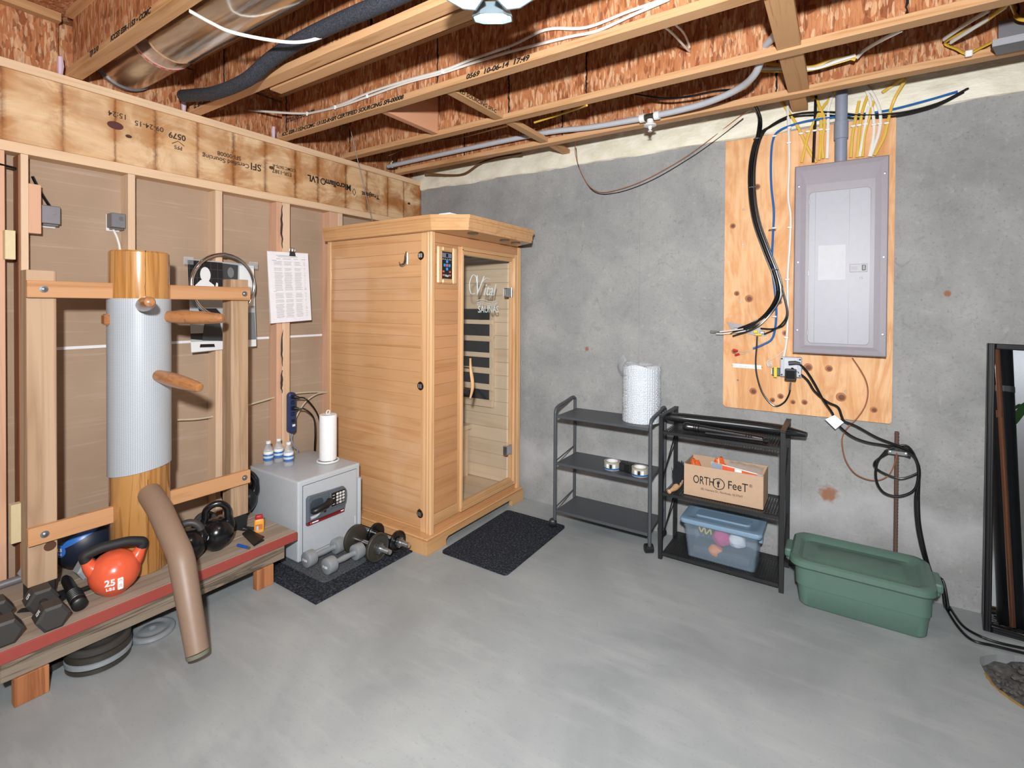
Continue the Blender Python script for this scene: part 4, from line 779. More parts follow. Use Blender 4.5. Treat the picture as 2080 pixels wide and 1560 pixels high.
bm = NB(); B_ = [A[0]+up*.005, A[1]+up*.012, A[2]+up*.018, A[3]+up*.006]; loft(bm, [B_, [p+up*.003 for p in B_]]); obj('wallet_leaf', bm, M_BLK, t)
PP = [(0.5089, -1.8152, 0.2225), (0.5744, -1.8018, 0.2225)]; t = thing('blue_lighter', 'small blue lighter lying near the red bench edge', 'lighter', (PP[0][0], PP[0][1], BZ))
obj('lighter_body', tube(NB(), [PP[0], PP[1]], .007, 10), plain('blue_gloss', '1f56b8', 0.3), t, True); obj('lighter_head', tube(NB(), [PP[1], Vector(PP[1])+(Vector(PP[1])-Vector(PP[0])).normalized()*.012], .0065, 10), M_STEEL, t, True)
o = tag(obj('black_strap', tube(NB(), smoothpath([(0.30, -1.66, BZ+.003), (0.35, -1.69, BZ+.012), (0.40, -1.67, BZ+.01), (0.37, -1.70, BZ+.004), (0.32, -1.715, BZ+.003)]), .006, 8), M_BLKR), 'crumpled black strap beside the orange bottle on the bench', 'strap')
# plates on the floor under the bench
def plate(c, r, h, m, label):
    t = tag(obj('weight_plate', lathe(NB(), [(0.016, 0.002), (0.035, 0.002), (0.04, 0.0), (r-.006, 0.0), (r, .004), (r, h-.004), (r-.006, h), (r-.018, h), (r-.024, h-.005), (0.045, h-.005), (0.04, h-.001), (0.016, h-.001), (0.016, .002)], c, seg=40), m, None, True), label, 'weight plate', 'weight plates on the floor under the bench'); return t
z = 0.0005; 
for k, (h, m, r, lb) in enumerate(((0.021, M_IRON, .103, 'bottom plate of the stack under the bench'), (0.022, M_SILV, .106, 'second plate up in the stack under the bench, light grey rim'), (0.026, M_IRON, .105, 'middle plate of the stack under the bench'), (0.024, M_HEXB, .103, 'upper black plate of the stack under the bench'))):
    plate((0.548+random.uniform(-.003, .003), -2.385, z), r, h, m, lb); z += h+.0006
plate((0.535, -2.195, 0.0005), 0.083, 0.02, M_SILV, 'single flat grey weight plate lying on the floor by itself')
plate((0.415, -2.515, 0.0005), 0.075, 0.03, M_HEXB, 'dark plate lying behind the near bench leg')

# ================================================================ on the stud wall
t = thing('wall_poster', 'black and white photograph of two people taped to the studs behind a metal ring', 'poster', (0.004, -1.64, 1.15))
PY0, PY1, PZ0, PZ1 = -1.822, -1.452, 1.155, 1.668
bm = NB(); loft(bm, [[(0.003, PY0, PZ1), (0.003, PY1, PZ1-.005), (0.012, PY1+.012, PZ0+.01), (0.012, PY0+.016, PZ0-.004)], [(0.005, PY0, PZ1), (0.005, PY1, PZ1-.005), (0.014, PY1+.012, PZ0+.01), (0.014, PY0+.016, PZ0-.004)]]); sh = obj('print_sheet', bm, plain('photo_pale_grey', 'aab0b2', 0.4), t)
def pprint(name, pts, m, d=0.0006):
    q = []
    for (a_, b_) in pts:
        y = PY0+a_*(PY1-PY0)+.014*(1-b_); z = PZ0+b_*(PZ1-PZ0); x = 0.014-0.009*b_+d; q.append(Vector((x, y, z)))
    bm = NB(); loft(bm, [[p-Vector((.0004, 0, 0)) for p in q], q]); return obj(name, bm, m, sh)
PG = [plain('photo_black', '16181b', 0.4), plain('photo_dark_grey', '3c4044', 0.4), plain('photo_mid_grey', '74797c', 0.4), plain('photo_white', 'e4e6e6', 0.4)]
pprint('printed_shape', [(0.0, 0.62), (0.5, 0.62), (0.5, 0.985), (0.0, 0.99)], PG[0]); pprint('printed_shape', [(0.5, 0.72), (0.72, 0.72), (0.74, 0.97), (0.5, 0.98)], PG[1]); pprint('printed_shape', [(0.74, 0.5), (0.995, 0.5), (0.995, 0.975), (0.76, 0.97)], PG[3])
for k in range(5): pprint('printed_line', [(0.02+.1*k, 0.64), (0.026+.1*k, 0.64), (0.026+.1*k, 0.985), (0.02+.1*k, .985)], PG[1], .0009)
for k in range(3): pprint('printed_line', [(0.0, 0.7+.1*k), (0.5, 0.7+.1*k), (0.5, 0.706+.1*k), (0.0, .706+.1*k)], PG[1], .0009)
def el(cx, cz, rx, rz, n=16): return [(cx+rx*c8(2*PI*k/n), cz+rz*s8(2*PI*k/n)) for k in range(n)]
pprint('printed_shape', el(.24, .84, .075, .085), PG[3], .0012); pprint('printed_shape', [(0.08, 0.60), (0.40, 0.60), (0.36, 0.73), (0.27, 0.78), (0.17, .78), (.09, .72)], PG[3], .0013); pprint('printed_shape', [(0.36, 0.66), (0.41, 0.64), (0.42, 0.75), (0.395, 0.76)], PG[3], .0014)
pprint('printed_shape', el(.62, .88, .05, .06), PG[2], .0012); pprint('printed_shape', [(0.5, 0.66), (0.76, 0.70), (0.76, 0.73), (0.52, 0.70)], PG[3], .0013)
pprint('printed_shape', [(0.12, 0.47), (0.38, 0.47), (0.46, 0.40), (0.14, 0.42)], PG[0], .0012); pprint('printed_shape', [(0.16, 0.12), (0.48, 0.10), (0.40, 0.42), (0.22, 0.42)], PG[1], .0013); pprint('printed_shape', [(0.0, 0.14), (0.2, 0.12), (0.22, 0.2), (0.0, 0.2)], PG[0], .0012)
pprint('printed_shape', [(0.12, 0.045), (0.34, 0.04), (0.33, 0.075), (0.13, 0.08)], PG[0], .0014); pprint('printed_shape', [(0.0, 0.0), (0.99, 0.02), (0.99, 0.10), (0.0, 0.11)], PG[3], .0008); pprint('printed_shape', [(0.8, 0.1), (0.99, 0.1), (0.98, 0.42), (0.82, 0.42)], PG[2], .0012)
obj('tape_strip', box(NB(), (0.0055, PY0-.02, PZ1-.03), (0.0062, PY0+.03, PZ1+.012), 0), M_FILM, t); obj('tape_strip', box(NB(), (0.0055, PY1-.03, PZ1-.03), (0.0062, PY1+.025, PZ1+.012), 0), M_FILM, t)
t = thing('metal_ring', 'polished metal ring hanging over the black and white photograph', 'ring', (0.03, -1.64, 1.34))
bm = NB(); tube(bm, [(0.034+.004*c8(2*PI*k/56), -1.642+0.172*c8(2*PI*k/56), 1.527+0.179*s8(2*PI*k/56)) for k in range(56)], 0.0105, 10, closed=True); obj('hoop', bm, M_CHR, t, True)
obj('ring_joint', tube(NB(), [(0.034, -1.65, 1.7058), (0.034, -1.632, 1.706)], 0.0118, 12), M_STEEL, t, True); obj('hook_nail', tube(NB(), [(-0.01, -1.642, 1.694), (0.05, -1.642, 1.694)], 0.002, 6), M_STEEL, t)
t = thing('paper_list', 'clipped stack of white printed pages hanging from a binder clip', 'paper', (0.004, -1.22, 1.30))
C_ = [(0.012, -1.3736, 1.7526), (0.012, -1.0891, 1.7631), (0.012, -1.0698, 1.3176), (0.012, -1.3541, 1.3017)]
bm = NB(); q = [Vector(p) for p in C_]; off = Vector((.005, 0, 0)); loft(bm, [q, [q[0]+off*.6, q[1]+off*.6, q[2]+off*3, q[3]+off*3]]); pg = obj('page_stack', bm, M_PAP, t)
def pq(a_, b_, d=.0008):
    top = q[0].lerp(q[1], a_); bot = q[3].lerp(q[2], a_); p = bot.lerp(top, b_); p.x = .012+.015*(1-b_)+.003*b_+d; return p
exq = (q[1]-q[0]).normalized(); eyq = (q[0]-q[3]).normalized()
def textline(a0, a1, b_, h=.0035):
    return [pq(a0, b_), pq(a1, b_), pq(a1, b_+h), pq(a0, b_+h)]
bm = NB()
rows = [.86-.0155*k for k in range(52)]
for i, b_ in enumerate(rows):
    if i in (4, 5, 9, 27, 28, 34, 38): continue
    for a0, a1 in ((.13, .33), (.37, .56), (.62, .80), (.86, .90)):
        e_ = random.uniform(-.03, .015); pts = textline(a0+random.uniform(0, .02), a1+e_, b_); loft(bm, [[p-Vector((.0003, 0, 0)) for p in pts], pts])
for a0, a1, b_ in ((.2, .7, .945), (.24, .72, .93), (.2, .3, .90), (.35, .55, .90), (.62, .72, .90), (.82, .92, .90), (.1, .2, .875), (.1, .18, .44)): pts = textline(a0, a1, b_, .005); loft(bm, [[p-Vector((.0003, 0, 0)) for p in pts], pts])
pr = obj('printed_rows', bm, M_GREYT, pg); pr['kind'] = 'stuff'
obj('binder_clip', prism(NB(), [(-1.225, 1.735), (-1.185, 1.735), (-1.190, 1.765), (-1.220, 1.765)], 0, 0.010, 0.024), M_BLKM, t)
for dy in (-.01, .01): obj('clip_wire', tube(NB(), smoothpath([(0.018, -1.215+dy, 1.765), (0.02, -1.212+dy, 1.785), (0.02, -1.20+dy, 1.785), (0.018, -1.197+dy, 1.765)]), .0014, 5), M_STEEL, t, True)
def wallbox(label, y0, y1, z0, z1, x0, x1, cab):
    t = thing('junction_box', label, 'electrical box', (x0, (y0+y1)/2, z0))
    b_ = obj('box_body', box(NB(), (x0, y0, z0), (x1, y1, z1), .003), M_GALV, t); obj('knockout', lathe(NB(), [(0, 0), (.011, 0), (.011, .0012), (.008, .0012), (.008, .0004), (0, .0004)], (x1, (y0+y1)/2+.01, (z0+z1)/2+.01), (1, 0, 0), 16), M_STEEL, b_, True)
    obj('clamp', box(NB(), (x0+.012, y0+.006, z0-.008), (x1-.006, y1-.006, z0), .002), M_STEEL, b_); obj('white_plate', box(NB(), (x0+.001, y0-.002, z0-.014), (x0+.004, y1-.006, z1-.002), .001), M_WHITE, b_)
    obj('cable', tube(NB(), smoothpath(cab), .006, 8), M_BLKC if cab[0][2] > z0 else M_WHITEC, t, True); return t
wallbox('grey metal junction box with a black cable entering from above', -2.413, -2.345, 1.785, 1.868, -0.086, -0.03, [(-0.04, -2.44, 1.99), (-0.05, -2.425, 1.96), (-0.055, -2.40, 1.91), (-0.06, -2.375, 1.866)])
wallbox('grey metal junction box with a white cable dropping behind the trunk', -2.155, -2.096, 1.80, 1.872, -0.086, -0.02, [(-0.06, -2.135, 1.795), (-0.06, -2.115, 1.74), (-0.06, -2.105, 1.66), (-0.06, -2.10, 1.4)])
lone_cable('black_cable', [(0.003, -2.64, 2.02), (0.003, -2.58, 2.015), (-0.01, -2.50, 2.008)], .005, M_BLKC, 'black cable end nailed beside the barked corner stud')
lone_cable('beige_cable', [(-0.035, -1.8571, 0.7837), (-0.035, -1.7568, 0.7706), (-0.035, -1.6584, 0.7696), (-0.035, -1.5657, 0.7883), (-0.035, -1.4156, 0.8087), (-0.035, -1.2353, 0.8285), (-0.035, -1.0743, 0.8252), (-0.035, -0.8872, 0.8024)], .0055, M_BEIGE, 'beige house cable threaded through the studs')
lone_cable('beige_cable', [(-0.03, -0.8909, 0.7999), (-0.03, -0.9825, 0.8025), (-0.03, -1.0701, 0.7648), (-0.03, -1.1325, 0.692), (-0.03, -1.1648, 0.6157), (-0.03, -1.1788, 0.5042)], .005, M_BEIGE, 'beige cable curving down behind the power strip')
t = thing('power_strip', 'navy blue power strip screwed upright to a stud above the safe', 'power strip', (0.02, -1.21, 0.585))
yc = -1.208
bm = NB(); rr = rrect(yc-.026, 0.583, yc+.026, 0.85, .024, 6); loft(bm, [[(0.001, a_, b_) for a_, b_ in rr], [(0.026, a_, b_) for a_, b_ in rr], [(0.032, yc+(a_-yc)*.8, .7165+(b_-.7165)*.96) for a_, b_ in rr]]); b_ = obj('strip_body', bm, M_NAVY, t, True)
for z in (.822, .785, .748, .711): obj('socket', box(NB(), (0.0318, yc-.014, z-.012), (0.033, yc+.014, z+.012), .003), plain('darker_navy', '15223f', 0.4), b_)
obj('switch', box(NB(), (0.0318, yc-.012, .655), (0.036, yc+.012, .675), .002), M_BLK, b_); obj('rating_label', box(NB(), (0.0318, yc-.004, .628), (0.0326, yc+.016, .642), 0), M_PRINT, b_)
for z in (.822, .748): obj('plug', tube(NB(), [(0.033, yc, z), (0.05, yc+.004, z), (0.062, yc+.02, z-.004)], [.013, .012, .008], 10), M_BLK, t, True)
obj('cord', tube(NB(), smoothpath([(0.062, yc+.02, .818), (0.075, -1.14, .80), (0.07, -1.06, .70), (0.06, -1.02, .58), (0.055, -1.01, .45), (.05, -1.0, .2)]), .005, 8), M_BLKC, t, True); obj('cord', tube(NB(), smoothpath([(0.062, yc+.02, .744), (0.08, -1.15, .735), (0.08, -1.09, .67), (0.075, -1.075, .56), (0.055, -1.065, .44), (.05, -1.06, .2)]), .005, 8), M_BLKC, t, True)
obj('supply_cord', tube(NB(), smoothpath([(0.014, yc-.005, .585), (0.016, yc+.002, .53), (0.018, -1.185, .485), (0.02, -1.165, .44), (.02, -1.16, .2)]), .006, 8), plain('grey_cord', '8b8f9a', .4), t, True)

# ================================================================ mats, safe and weights
def mat(name, label, poly, z0, h, m):
    o = obj(name, prism(NB(), poly, 2, z0, z0+h), m); return tag(o, label, 'mat')
mat('floor_mat', 'black coarse floor mat under the safe and weights', [(0.02, -1.672), (0.945, -1.680), (0.957, -1.056), (0.02, -1.056)], 0.0004, 0.008, M_MAT)
mat('floor_mat', 'grey flecked rubber mat on top of the black mat under the safe', rrect(0.03, -1.555, 0.835, -1.27, .03, 4), 0.0087, 0.006, M_MATG)
mat('floor_mat', 'charcoal doormat in front of the glass sauna door', [(p[0]+(p[1]+.62)*-.02, p[1]) for p in rrect(1.09, -0.972, 1.545, -0.268, .025, 4)], 0.0004, 0.009, M_MAT)
SF = thing('safe', 'pale grey steel floor safe with a digital keypad', 'safe', (0.31, -1.31, 0.015))
obj('safe_body', box(NB(), (0.06, -1.517, 0.0152), (0.556, -1.100, 0.458), .012, 3), M_SAFE, SF, True)
dr = obj('safe_door', box(NB(), (0.5565, -1.488, 0.045), (0.5605, -1.130, 0.4275), .002), M_SAFE, SF); obj('door_gap', box(NB(), (0.5545, -1.4905, 0.0425), (0.5566, -1.1275, 0.430), 0), plain('gap_grey', '4c5157', 0.6), SF)
def SP(name, pts, x0, x1, m, par, inset=0.0):
    bm = NB(); cy_ = sum(p[0] for p in pts)/len(pts); cz_ = sum(p[1] for p in pts)/len(pts)
    loft(bm, [[(x0, a_, b_) for a_, b_ in pts], [(x1-.003, a_, b_) for a_, b_ in pts], [(x1, cy_+(a_-cy_)*.965, cz_+(b_-cz_)*.955) for a_, b_ in pts]]); return obj(name, bm, m, par)
lk = SP('lock_plate', [(-1.473, .225), (-1.225, .225), (-1.218, .262), (-1.214, .300), (-1.218, .338), (-1.235, .357), (-1.30, .358), (-1.462, .366), (-1.473, .355)], .561, .578, M_SAFED, dr)
SP('keypad_housing', [(-1.338, .258), (-1.225, .258), (-1.219, .30), (-1.222, .335), (-1.235, .352), (-1.338, .356)], .5785, .588, M_SAFED, lk); kb = obj('keypad', box(NB(), (.588, -1.327, .268), (.5892, -1.236, .346), 0), M_BLK, lk)
for r_ in range(4):
    for c_ in range(3):
        o = obj('key', box(NB(), (.5892, -1.296+c_*.0205, .3265-r_*.0175), (.5915, -1.2815+c_*.0205, .3385-r_*.0175), .001), plain('key_grey', '9a9da0', .5) if r_ == 3 and c_ != 1 else M_PRINT, lk)
        lettering('123456789*0#'[r_*3+c_], .009, (.5918, -1.289+c_*.0205, .3325-r_*.0175), (0, 1, 0), (0, 0, 1), M_INK, lk)
for k, (y, z) in enumerate(((-1.314, .331), (-1.314, .314), (-1.314, .280))): obj('status_text', box(NB(), (.5892, y-.007, z-.0014), (.5896, y+.007, z+.0014), 0), M_PRINT, lk)
SP('handle_recess', rrect(-1.458, .262, -1.375, .340, .02, 4), .5785, .5795, plain('recess_slate', '3d454e', .4), lk)
Hn = obj('turn_handle', tube(NB(), smoothpath([(.585, -1.452, .283), (.602, -1.435, .288), (.608, -1.395, .297), (.602, -1.355, .307), (.585, -1.342, .312)]), [.013]*2+[.017]*21+[.013]*2, 12), M_BLK, lk, True)
obj('key_cover', lathe(NB(), [(0, 0), (.010, 0), (.008, .006), (0, .006)], (.579, -1.367, .258), (1, 0, 0), 14), M_CHR, lk, True); obj('chrome_scoop', tube(NB(), smoothpath([(.579, -1.455, .245), (.581, -1.42, .25), (.581, -1.395, .268), (.579, -1.36, .275)]), .009, 8), M_SAFE, lk, True)
st = SP('brand_strip', [(-1.473, .208), (-1.228, .208), (-1.228, .2245), (-1.473, .2245)], .561, .5775, M_DKRED, dr); obj('strip_line', box(NB(), (.5775, -1.40, .2125), (.5779, -1.232, .2145), 0), M_RED, st); obj('strip_text', box(NB(), (.5775, -1.445, .213), (.5781, -1.405, .220), .0), M_PRINT, st); obj('strip_emblem', box(NB(), (.5775, -1.458, .212), (.5782, -1.450, .221), .0), M_ORANGE, st); obj('strip_text', box(NB(), (.5775, -1.256, .216), (.5781, -1.236, .222), .0), M_PRINT, st)
obj('hinge_bar', tube(NB(), [(.563, -1.113, .09), (.563, -1.113, .372)], .0125, 12), M_SAFE, SF, True); obj('side_tag', box(NB(), (.5606, -1.142, .10), (.5612, -1.138, .145), 0), M_PRINT, dr)
def bottle(loc, label):
    t = thing('water_bottle', label, 'bottle', loc, 'water bottles on the safe'); x, y, z = loc; r = .0275
    b_ = obj('bottle_body', lathe(NB(), [(0, .001), (r*.9, .001), (r, .006), (r*.93, .014), (r, .022), (r, .082), (r*.96, .088), (r*.8, .104), (r*.45, .120), (.0115, .124), (.0115, .130), (0, .130)], loc, seg=24), M_BTL, t, True)
    obj('label_band', lathe(NB(), [(r+.0004, .030), (r+.0008, .031), (r+.0008, .066), (r+.0004, .067)], loc, seg=24), M_LABEL, t, True); obj('label_stripe', lathe(NB(), [(r+.001, .045), (r+.0013, .046), (r+.0013, .056), (r+.001, .057)], loc, seg=24), plain('label_white_green', 'c3d6de', .4), b_, True)
    obj('white_band', lathe(NB(), [(r+.0004, .0675), (r+.0007, .068), (r+.0006, .082), (r+.0002, .083)], loc, seg=24), M_PRINT, t, True)
    obj('cap', lathe(NB(), [(0, .1285), (.014, .1285), (.014, .142), (.012, .144), (0, .144)], loc, seg=18), M_WHITE, t, True)
BLOC = [(0.1391, -1.4384, 0.4585), (0.1365, -1.3709, 0.4585), (0.2554, -1.3815, 0.4585)]
for p, lb in zip(BLOC, ('small water bottle at the outer corner of the safe top, away from the others', 'small water bottle standing behind the other two on the safe', 'small water bottle nearest the paper towel roll')): bottle((p[0], p[1], .4583), lb)
t = thing('paper_towel_holder', 'white paper towel roll on a white ringed stand on the safe', 'paper towels', (0.375, -1.205, .4585))
tp = (0.375, -1.195)
bm = NB(); tube(bm, [(tp[0]+.062*c8(2*PI*k/32), tp[1]+.062*s8(2*PI*k/32), .4655) for k in range(32)], .006, 8, closed=True); obj('stand_ring', bm, M_WHITE, t, True)
obj('stand_bar', tube(NB(), [(tp[0]-.06, tp[1], .465), (tp[0]+.06, tp[1], .465)], .005, 8), M_WHITE, t, True); obj('stand_rod', tube(NB(), [(tp[0], tp[1], .465), (tp[0], tp[1], .752)], .005, 8), M_WHITE, t, True)
bm = NB(); tube(bm, [(tp[0], tp[1]+.012*c8(2*PI*k/18), .761+.012*s8(2*PI*k/18)) for k in range(18)], .0035, 8, closed=True); obj('stand_loop', bm, M_WHITE, t, True)
obj('towel_roll', lathe(NB(), [(.014, 0), (.0495, 0), (.051, .004), (.051, .272), (.0495, .276), (.016, .276), (.014, .27)], (tp[0], tp[1], .472), seg=36), M_TOWEL, t, True)
obj('loose_edge', tube(NB(), [(tp[0]+.0512*c8(-.15), tp[1]+.0512*s8(-.15), .473), (tp[0]+.0512*c8(-.15), tp[1]+.0512*s8(-.15), .747)], .0012, 4), M_TOWEL, t)
def silverbell(label, x, y):
    t = thing('silver_dumbbell', label, 'dumbbell', (x, y, .0148), 'round silver dumbbells on the mat'); z = .0148+.0425
    for s in (-1, 1): obj('head', lathe(NB(), [(0, -.026), (.034, -.027), (.040, -.024), (.042, -.018), (.042, .018), (.040, .024), (.030, .029), (0, .029)], (x, y+s*.09, z), (0, s, 0), 28), M_SILV, t, True)
    obj('handle', lathe(NB(), [(.017, -.066), (.0135, -.04), (.0165, 0), (.0135, .04), (.017, .066)], (x, y, z), (0, 1, 0), 16), M_SILV, t, True)
    lettering('5 LBS', .017, (x, y-.1195, z), (1, 0, 0), (0, 0, 1), M_PRINT, t)
silverbell('round silver dumbbell closest to the safe door', .632, -1.408); silverbell('round silver dumbbell at the front, beside the big iron plate', .782, -1.392)
def platebell(label, y, R, x0, x1, xb, m, num):
    t = thing('adjustable_dumbbell', label, 'dumbbell', ((x0+x1)/2, y, .0088), 'plate dumbbells with chrome bars'); z = .0088+R
    for x, s in ((x0, -1), (x1, 1)):
        p_ = obj('plate', lathe(NB(), [(.014, -.009), (R*.93, -.010), (R, -.006), (R, .006), (R*.93, .010), (R*.86, .009), (R*.82, .006), (R*.45, .006), (R*.42, .011), (.014, .011)], (x, y, z), (s, 0, 0), 36), m, t, True)
    bar = obj('bar', tube(NB(), [(x0-.06, y, z), (xb, y, z)], .0125, 16), M_CHR, t, True)
    for k in range(int((xb-x1-.035)/.0055)): obj('thread_ring', lathe(NB(), [(.0125, 0), (.0142, .0015), (.0125, .003)], (x1+.034+k*.0055, y, z), (1, 0, 0), 12), M_STEEL, bar, True)
    P = []
    for k in range(12): r = .029 if k % 2 == 0 else .022; P += [(y+r*c8(PI*k/6-.13), z+r*s8(PI*k/6-.13)), (y+r*c8(PI*k/6+.13), z+r*s8(PI*k/6+.13))]
    obj('star_collar', prism(NB(), P, 0, x1+.0115, x1+.028), M_STEEL, t)
    if num: lettering(num, .022, (x1+.0075, y-.005, z-R*.64), (0, 1, 0), (0, 0, 1), M_STEEL, p_)
platebell('large brown-black iron plate dumbbell with a chrome threaded bar', -1.252, .078, .700, .885, .985, M_IRON, '5'); platebell('smaller black plate dumbbell with a chrome threaded bar by the sauna plinth', -1.114, .060, .715, .895, .988, M_ENAM, None)

# ================================================================ trolley and rack along the concrete wall
CT = thing('utility_cart', 'graphite three-tier metal cart on casters', 'cart', (1.79, -0.17, 0))
for x in (1.478, 2.098):
    obj('side_frame', tube(NB(), smoothpath([(x, -.31, .045), (x, -.31, .40), (x, -.31, .70), (x, -.305, .748), (x, -.275, .772), (x, -.16, .788), (x, -.07, .802), (x, -.037, .79), (x, -.03, .75), (x, -.03, .40), (x, -.03, .045)], 4), .0105, 12), M_GREYM, CT, True)
    for z in (.455, .155): obj('side_bar', tube(NB(), [(x, -.305, z-.03), (x, -.035, z+.01)], .004, 6), M_GREYM, CT, True)
for z in (.722, .420, .116):
    s_ = obj('shelf', box(NB(), (1.489, -.312, z-.004), (2.087, -.03, z), .001), M_GREYM, CT); obj('shelf_lip', box(NB(), (1.489, -.317, z-.016), (2.087, -.3125, z+.001), .002), M_GREYM, s_); obj('shelf_lip', box(NB(), (1.489, -.0295, z-.016), (2.087, -.025, z+.001), .002), M_GREYM, s_)
for x, y, a in ((1.478, -.31, .5), (2.098, -.31, -.9), (1.478, -.03, .2), (2.098, -.03, .4)):
    c_ = Vector((x-.012*c8(a), y-.012*s8(a), .0265)); ax = Vector((s8(a), -c8(a), 0))
    w_ = obj('caster', tube(NB(), [c_-ax*.024, c_-ax*.021, c_-ax*.003, c_+ax*.003, c_+ax*.021, c_+ax*.024], [.022, .026, .026, .026, .026, .022], 18), M_BLK, CT, True); obj('caster_stem', tube(NB(), [(x, y, .03), (x, y, .06)], .006, 8), M_STEEL, CT, True)
t = thing('bubble_wrap_roll', 'fat roll of clear bubble wrap standing on the cart', 'bubble wrap', (1.985, -.142, .7225))
bm = NB(); rc = (1.985, -.142); SEG = 56; rings = []
for k in range(25):
    h = .7226+.338*k/24; R_ = .1125+.001*s8(k*.9)
    rings.append([(rc[0]+(R_+random.uniform(-.0005, .0005))*c8(2*PI*q/SEG), rc[1]+(R_+random.uniform(-.0005, .0005))*s8(2*PI*q/SEG), h+(0.012*s8(3*2*PI*q/SEG)*(k/24)**6)) for q in range(SEG)])
rings.append([(rc[0]+.095*c8(2*PI*q/SEG), rc[1]+.095*s8(2*PI*q/SEG), 1.066) for q in range(SEG)]); rings.append([(rc[0]+.04*c8(2*PI*q/SEG), rc[1]+.04*s8(2*PI*q/SEG), 1.045) for q in range(SEG)])
rb = obj('wrap_roll', loft(bm, rings), M_BUB, t, True)
bm = NB()
for k in range(30):
    for q in range(44):
        a = 2*PI*(q+.5*(k % 2))/44; 
        if math.cos(a-math.radians(-65)) < -.2: continue
        p_ = Vector((rc[0]+.1135*c8(a), rc[1]+.1135*s8(a), .729+k*.0110)); n_ = Vector((c8(a), s8(a), 0)); u_ = Vector((-s8(a), c8(a), 0)); v_ = Vector((0, 0, 1)); tip = bm.verts.new(p_+n_*.0022)
        rg = [bm.verts.new(p_+(u_*c8(PI*j/3)+v_*s8(PI*j/3))*.0052) for j in range(6)]
        for j in range(6): bm.faces.new((rg[j], rg[(j+1) % 6], tip))
o = obj('bubbles', bm, M_BUB, rb, True); o['kind'] = 'stuff'
bm = NB(); V_ = []
for i in range(11):
    a = math.radians(178+i*6); V_.append([bm.verts.new((rc[0]+(.115+.035*s8(PI*j/7))*c8(a), rc[1]+(.115+.02*s8(PI*j/7))*s8(a), 1.0+.014*j*(1+.35*s8(PI*i/10)))) for j in range(8)])
for i in range(10):
    for j in range(7): bm.faces.new((V_[i][j], V_[i+1][j], V_[i+1][j+1], V_[i][j+1]))
obj('loose_film', bm, M_FILM, t, True)
def tape(x, y, a, label):
    t = thing('tape_roll', label, 'packing tape', (x, y, .4205), 'packing tape on the cart'); z = .4206
    r_ = obj('tape_ring', lathe(NB(), [(.036, 0), (.050, 0), (.050, .048), (.036, .048), (.036, 0)], (x, y, z), seg=32), plain('tan_clear_tape', 'b0ab9d', .25), t, True); obj('core', lathe(NB(), [(.034, -.0003), (.0362, -.0003), (.0362, .0487), (.034, .0487), (.034, 0)], (x, y, z), seg=28), M_WHITE, t, True)
    dx, dy = c8(a), s8(a); Mx = Matrix.Translation((x, y, z)) @ Matrix.Rotation(a, 4, 'Z')
    bm = NB(); box(bm, (.048, -.030, 0), (.095, .030, .050), .006); bm.transform(Mx); obj('dispenser', bm, M_BLK, t)
    bm = NB(); lathe(bm, [(.0502, .004), (.0515, .005), (.0515, .012), (.0502, .013)], (x, y, z), seg=32); obj('label_ring', bm, M_BLUEC, r_, True)
    for q in (-1.9, -1.5, -1.1): obj('label_patch', tube(NB(), [(x+.0515*c8(q+j*.07), y+.0515*s8(q+j*.07), z+.026) for j in range(5)], .009, 6, flat=(.012, .0012)), M_BLK if q == -1.5 else M_PRINT, r_)
tape(1.832, -.225, .15, 'packing tape roll with black dispenser, on the cart away from the rack'); tape(2.015, -.243, math.radians(168), 'packing tape roll with black dispenser, next to the cart upright')

RK = thing('wire_rack', 'black metal rack with three perforated shelves', 'shelving rack', (2.47, -.18, 0))
for x in (2.155, 2.761):
    for y in (-.338, -.045): obj('post', box(NB(), (x, y, 0), (x+.022, y+.022, .800), .001), M_BLKM, RK)
    obj('top_bar', box(NB(), (x-.001, -.339, .8005), (x+.023, -.022, .812), .001), M_BLKM, RK)
    for z0, z1 in ((.42, .66), (.08, .30)): obj('side_brace', tube(NB(), [(x+.011, -.32, z0), (x+.011, -.04, z1)], .0035, 6), M_BLKM, RK); obj('side_brace', tube(NB(), [(x+.011, -.32, z0+.03), (x+.011, -.04, z1-.06)], .0025, 6), M_BLKM, RK)
def perf_shelf(z):
    bm = NB(); x0, x1, y0, y1 = 2.178, 2.760, -.335, -.025; NX_, NY_ = 44, 15; fx, fy = .17, .24
    for k in range(NX_):
        for j in range(NY_):
            xa = x0+(x1-x0)*k/NX_; xb = x0+(x1-x0)*(k+1)/NX_; ya = y0+(y1-y0)*j/NY_; yb = y0+(y1-y0)*(j+1)/NY_; cx_, cy_ = (xa+xb)/2, (ya+yb)/2; hx, hy = (xb-xa)*fx, (yb-ya)*fy
            if j in (0, NY_-1): bm.faces.new([bm.verts.new(p) for p in ((xa, ya, z), (xb, ya, z), (xb, yb, z), (xa, yb, z))]); continue
            O_ = [bm.verts.new(p) for p in ((xa, ya, z), (xb, ya, z), (xb, yb, z), (xa, yb, z))]; I_ = [bm.verts.new(p) for p in ((cx_-hx, cy_-hy, z), (cx_+hx, cy_-hy, z), (cx_+hx, cy_+hy, z), (cx_-hx, cy_+hy, z))]
            for q in range(4): bm.faces.new((O_[q], O_[(q+1) % 4], I_[(q+1) % 4], I_[q]))
    bmesh.ops.remove_doubles(bm, verts=bm.verts, dist=1e-5)
    s_ = obj('shelf', bm, M_BLKM, RK)
    for y in (-.340, -.0245): obj('shelf_edge', box(NB(), (2.178, y, z-.014), (2.760, y+.0045, z+.002), .001), M_BLKM, s_)
for z in (.722, .377, .040): perf_shelf(z)
t = thing('golf_umbrella', 'long black folded umbrella across the rack top', 'umbrella', (2.5, -.15, .727))
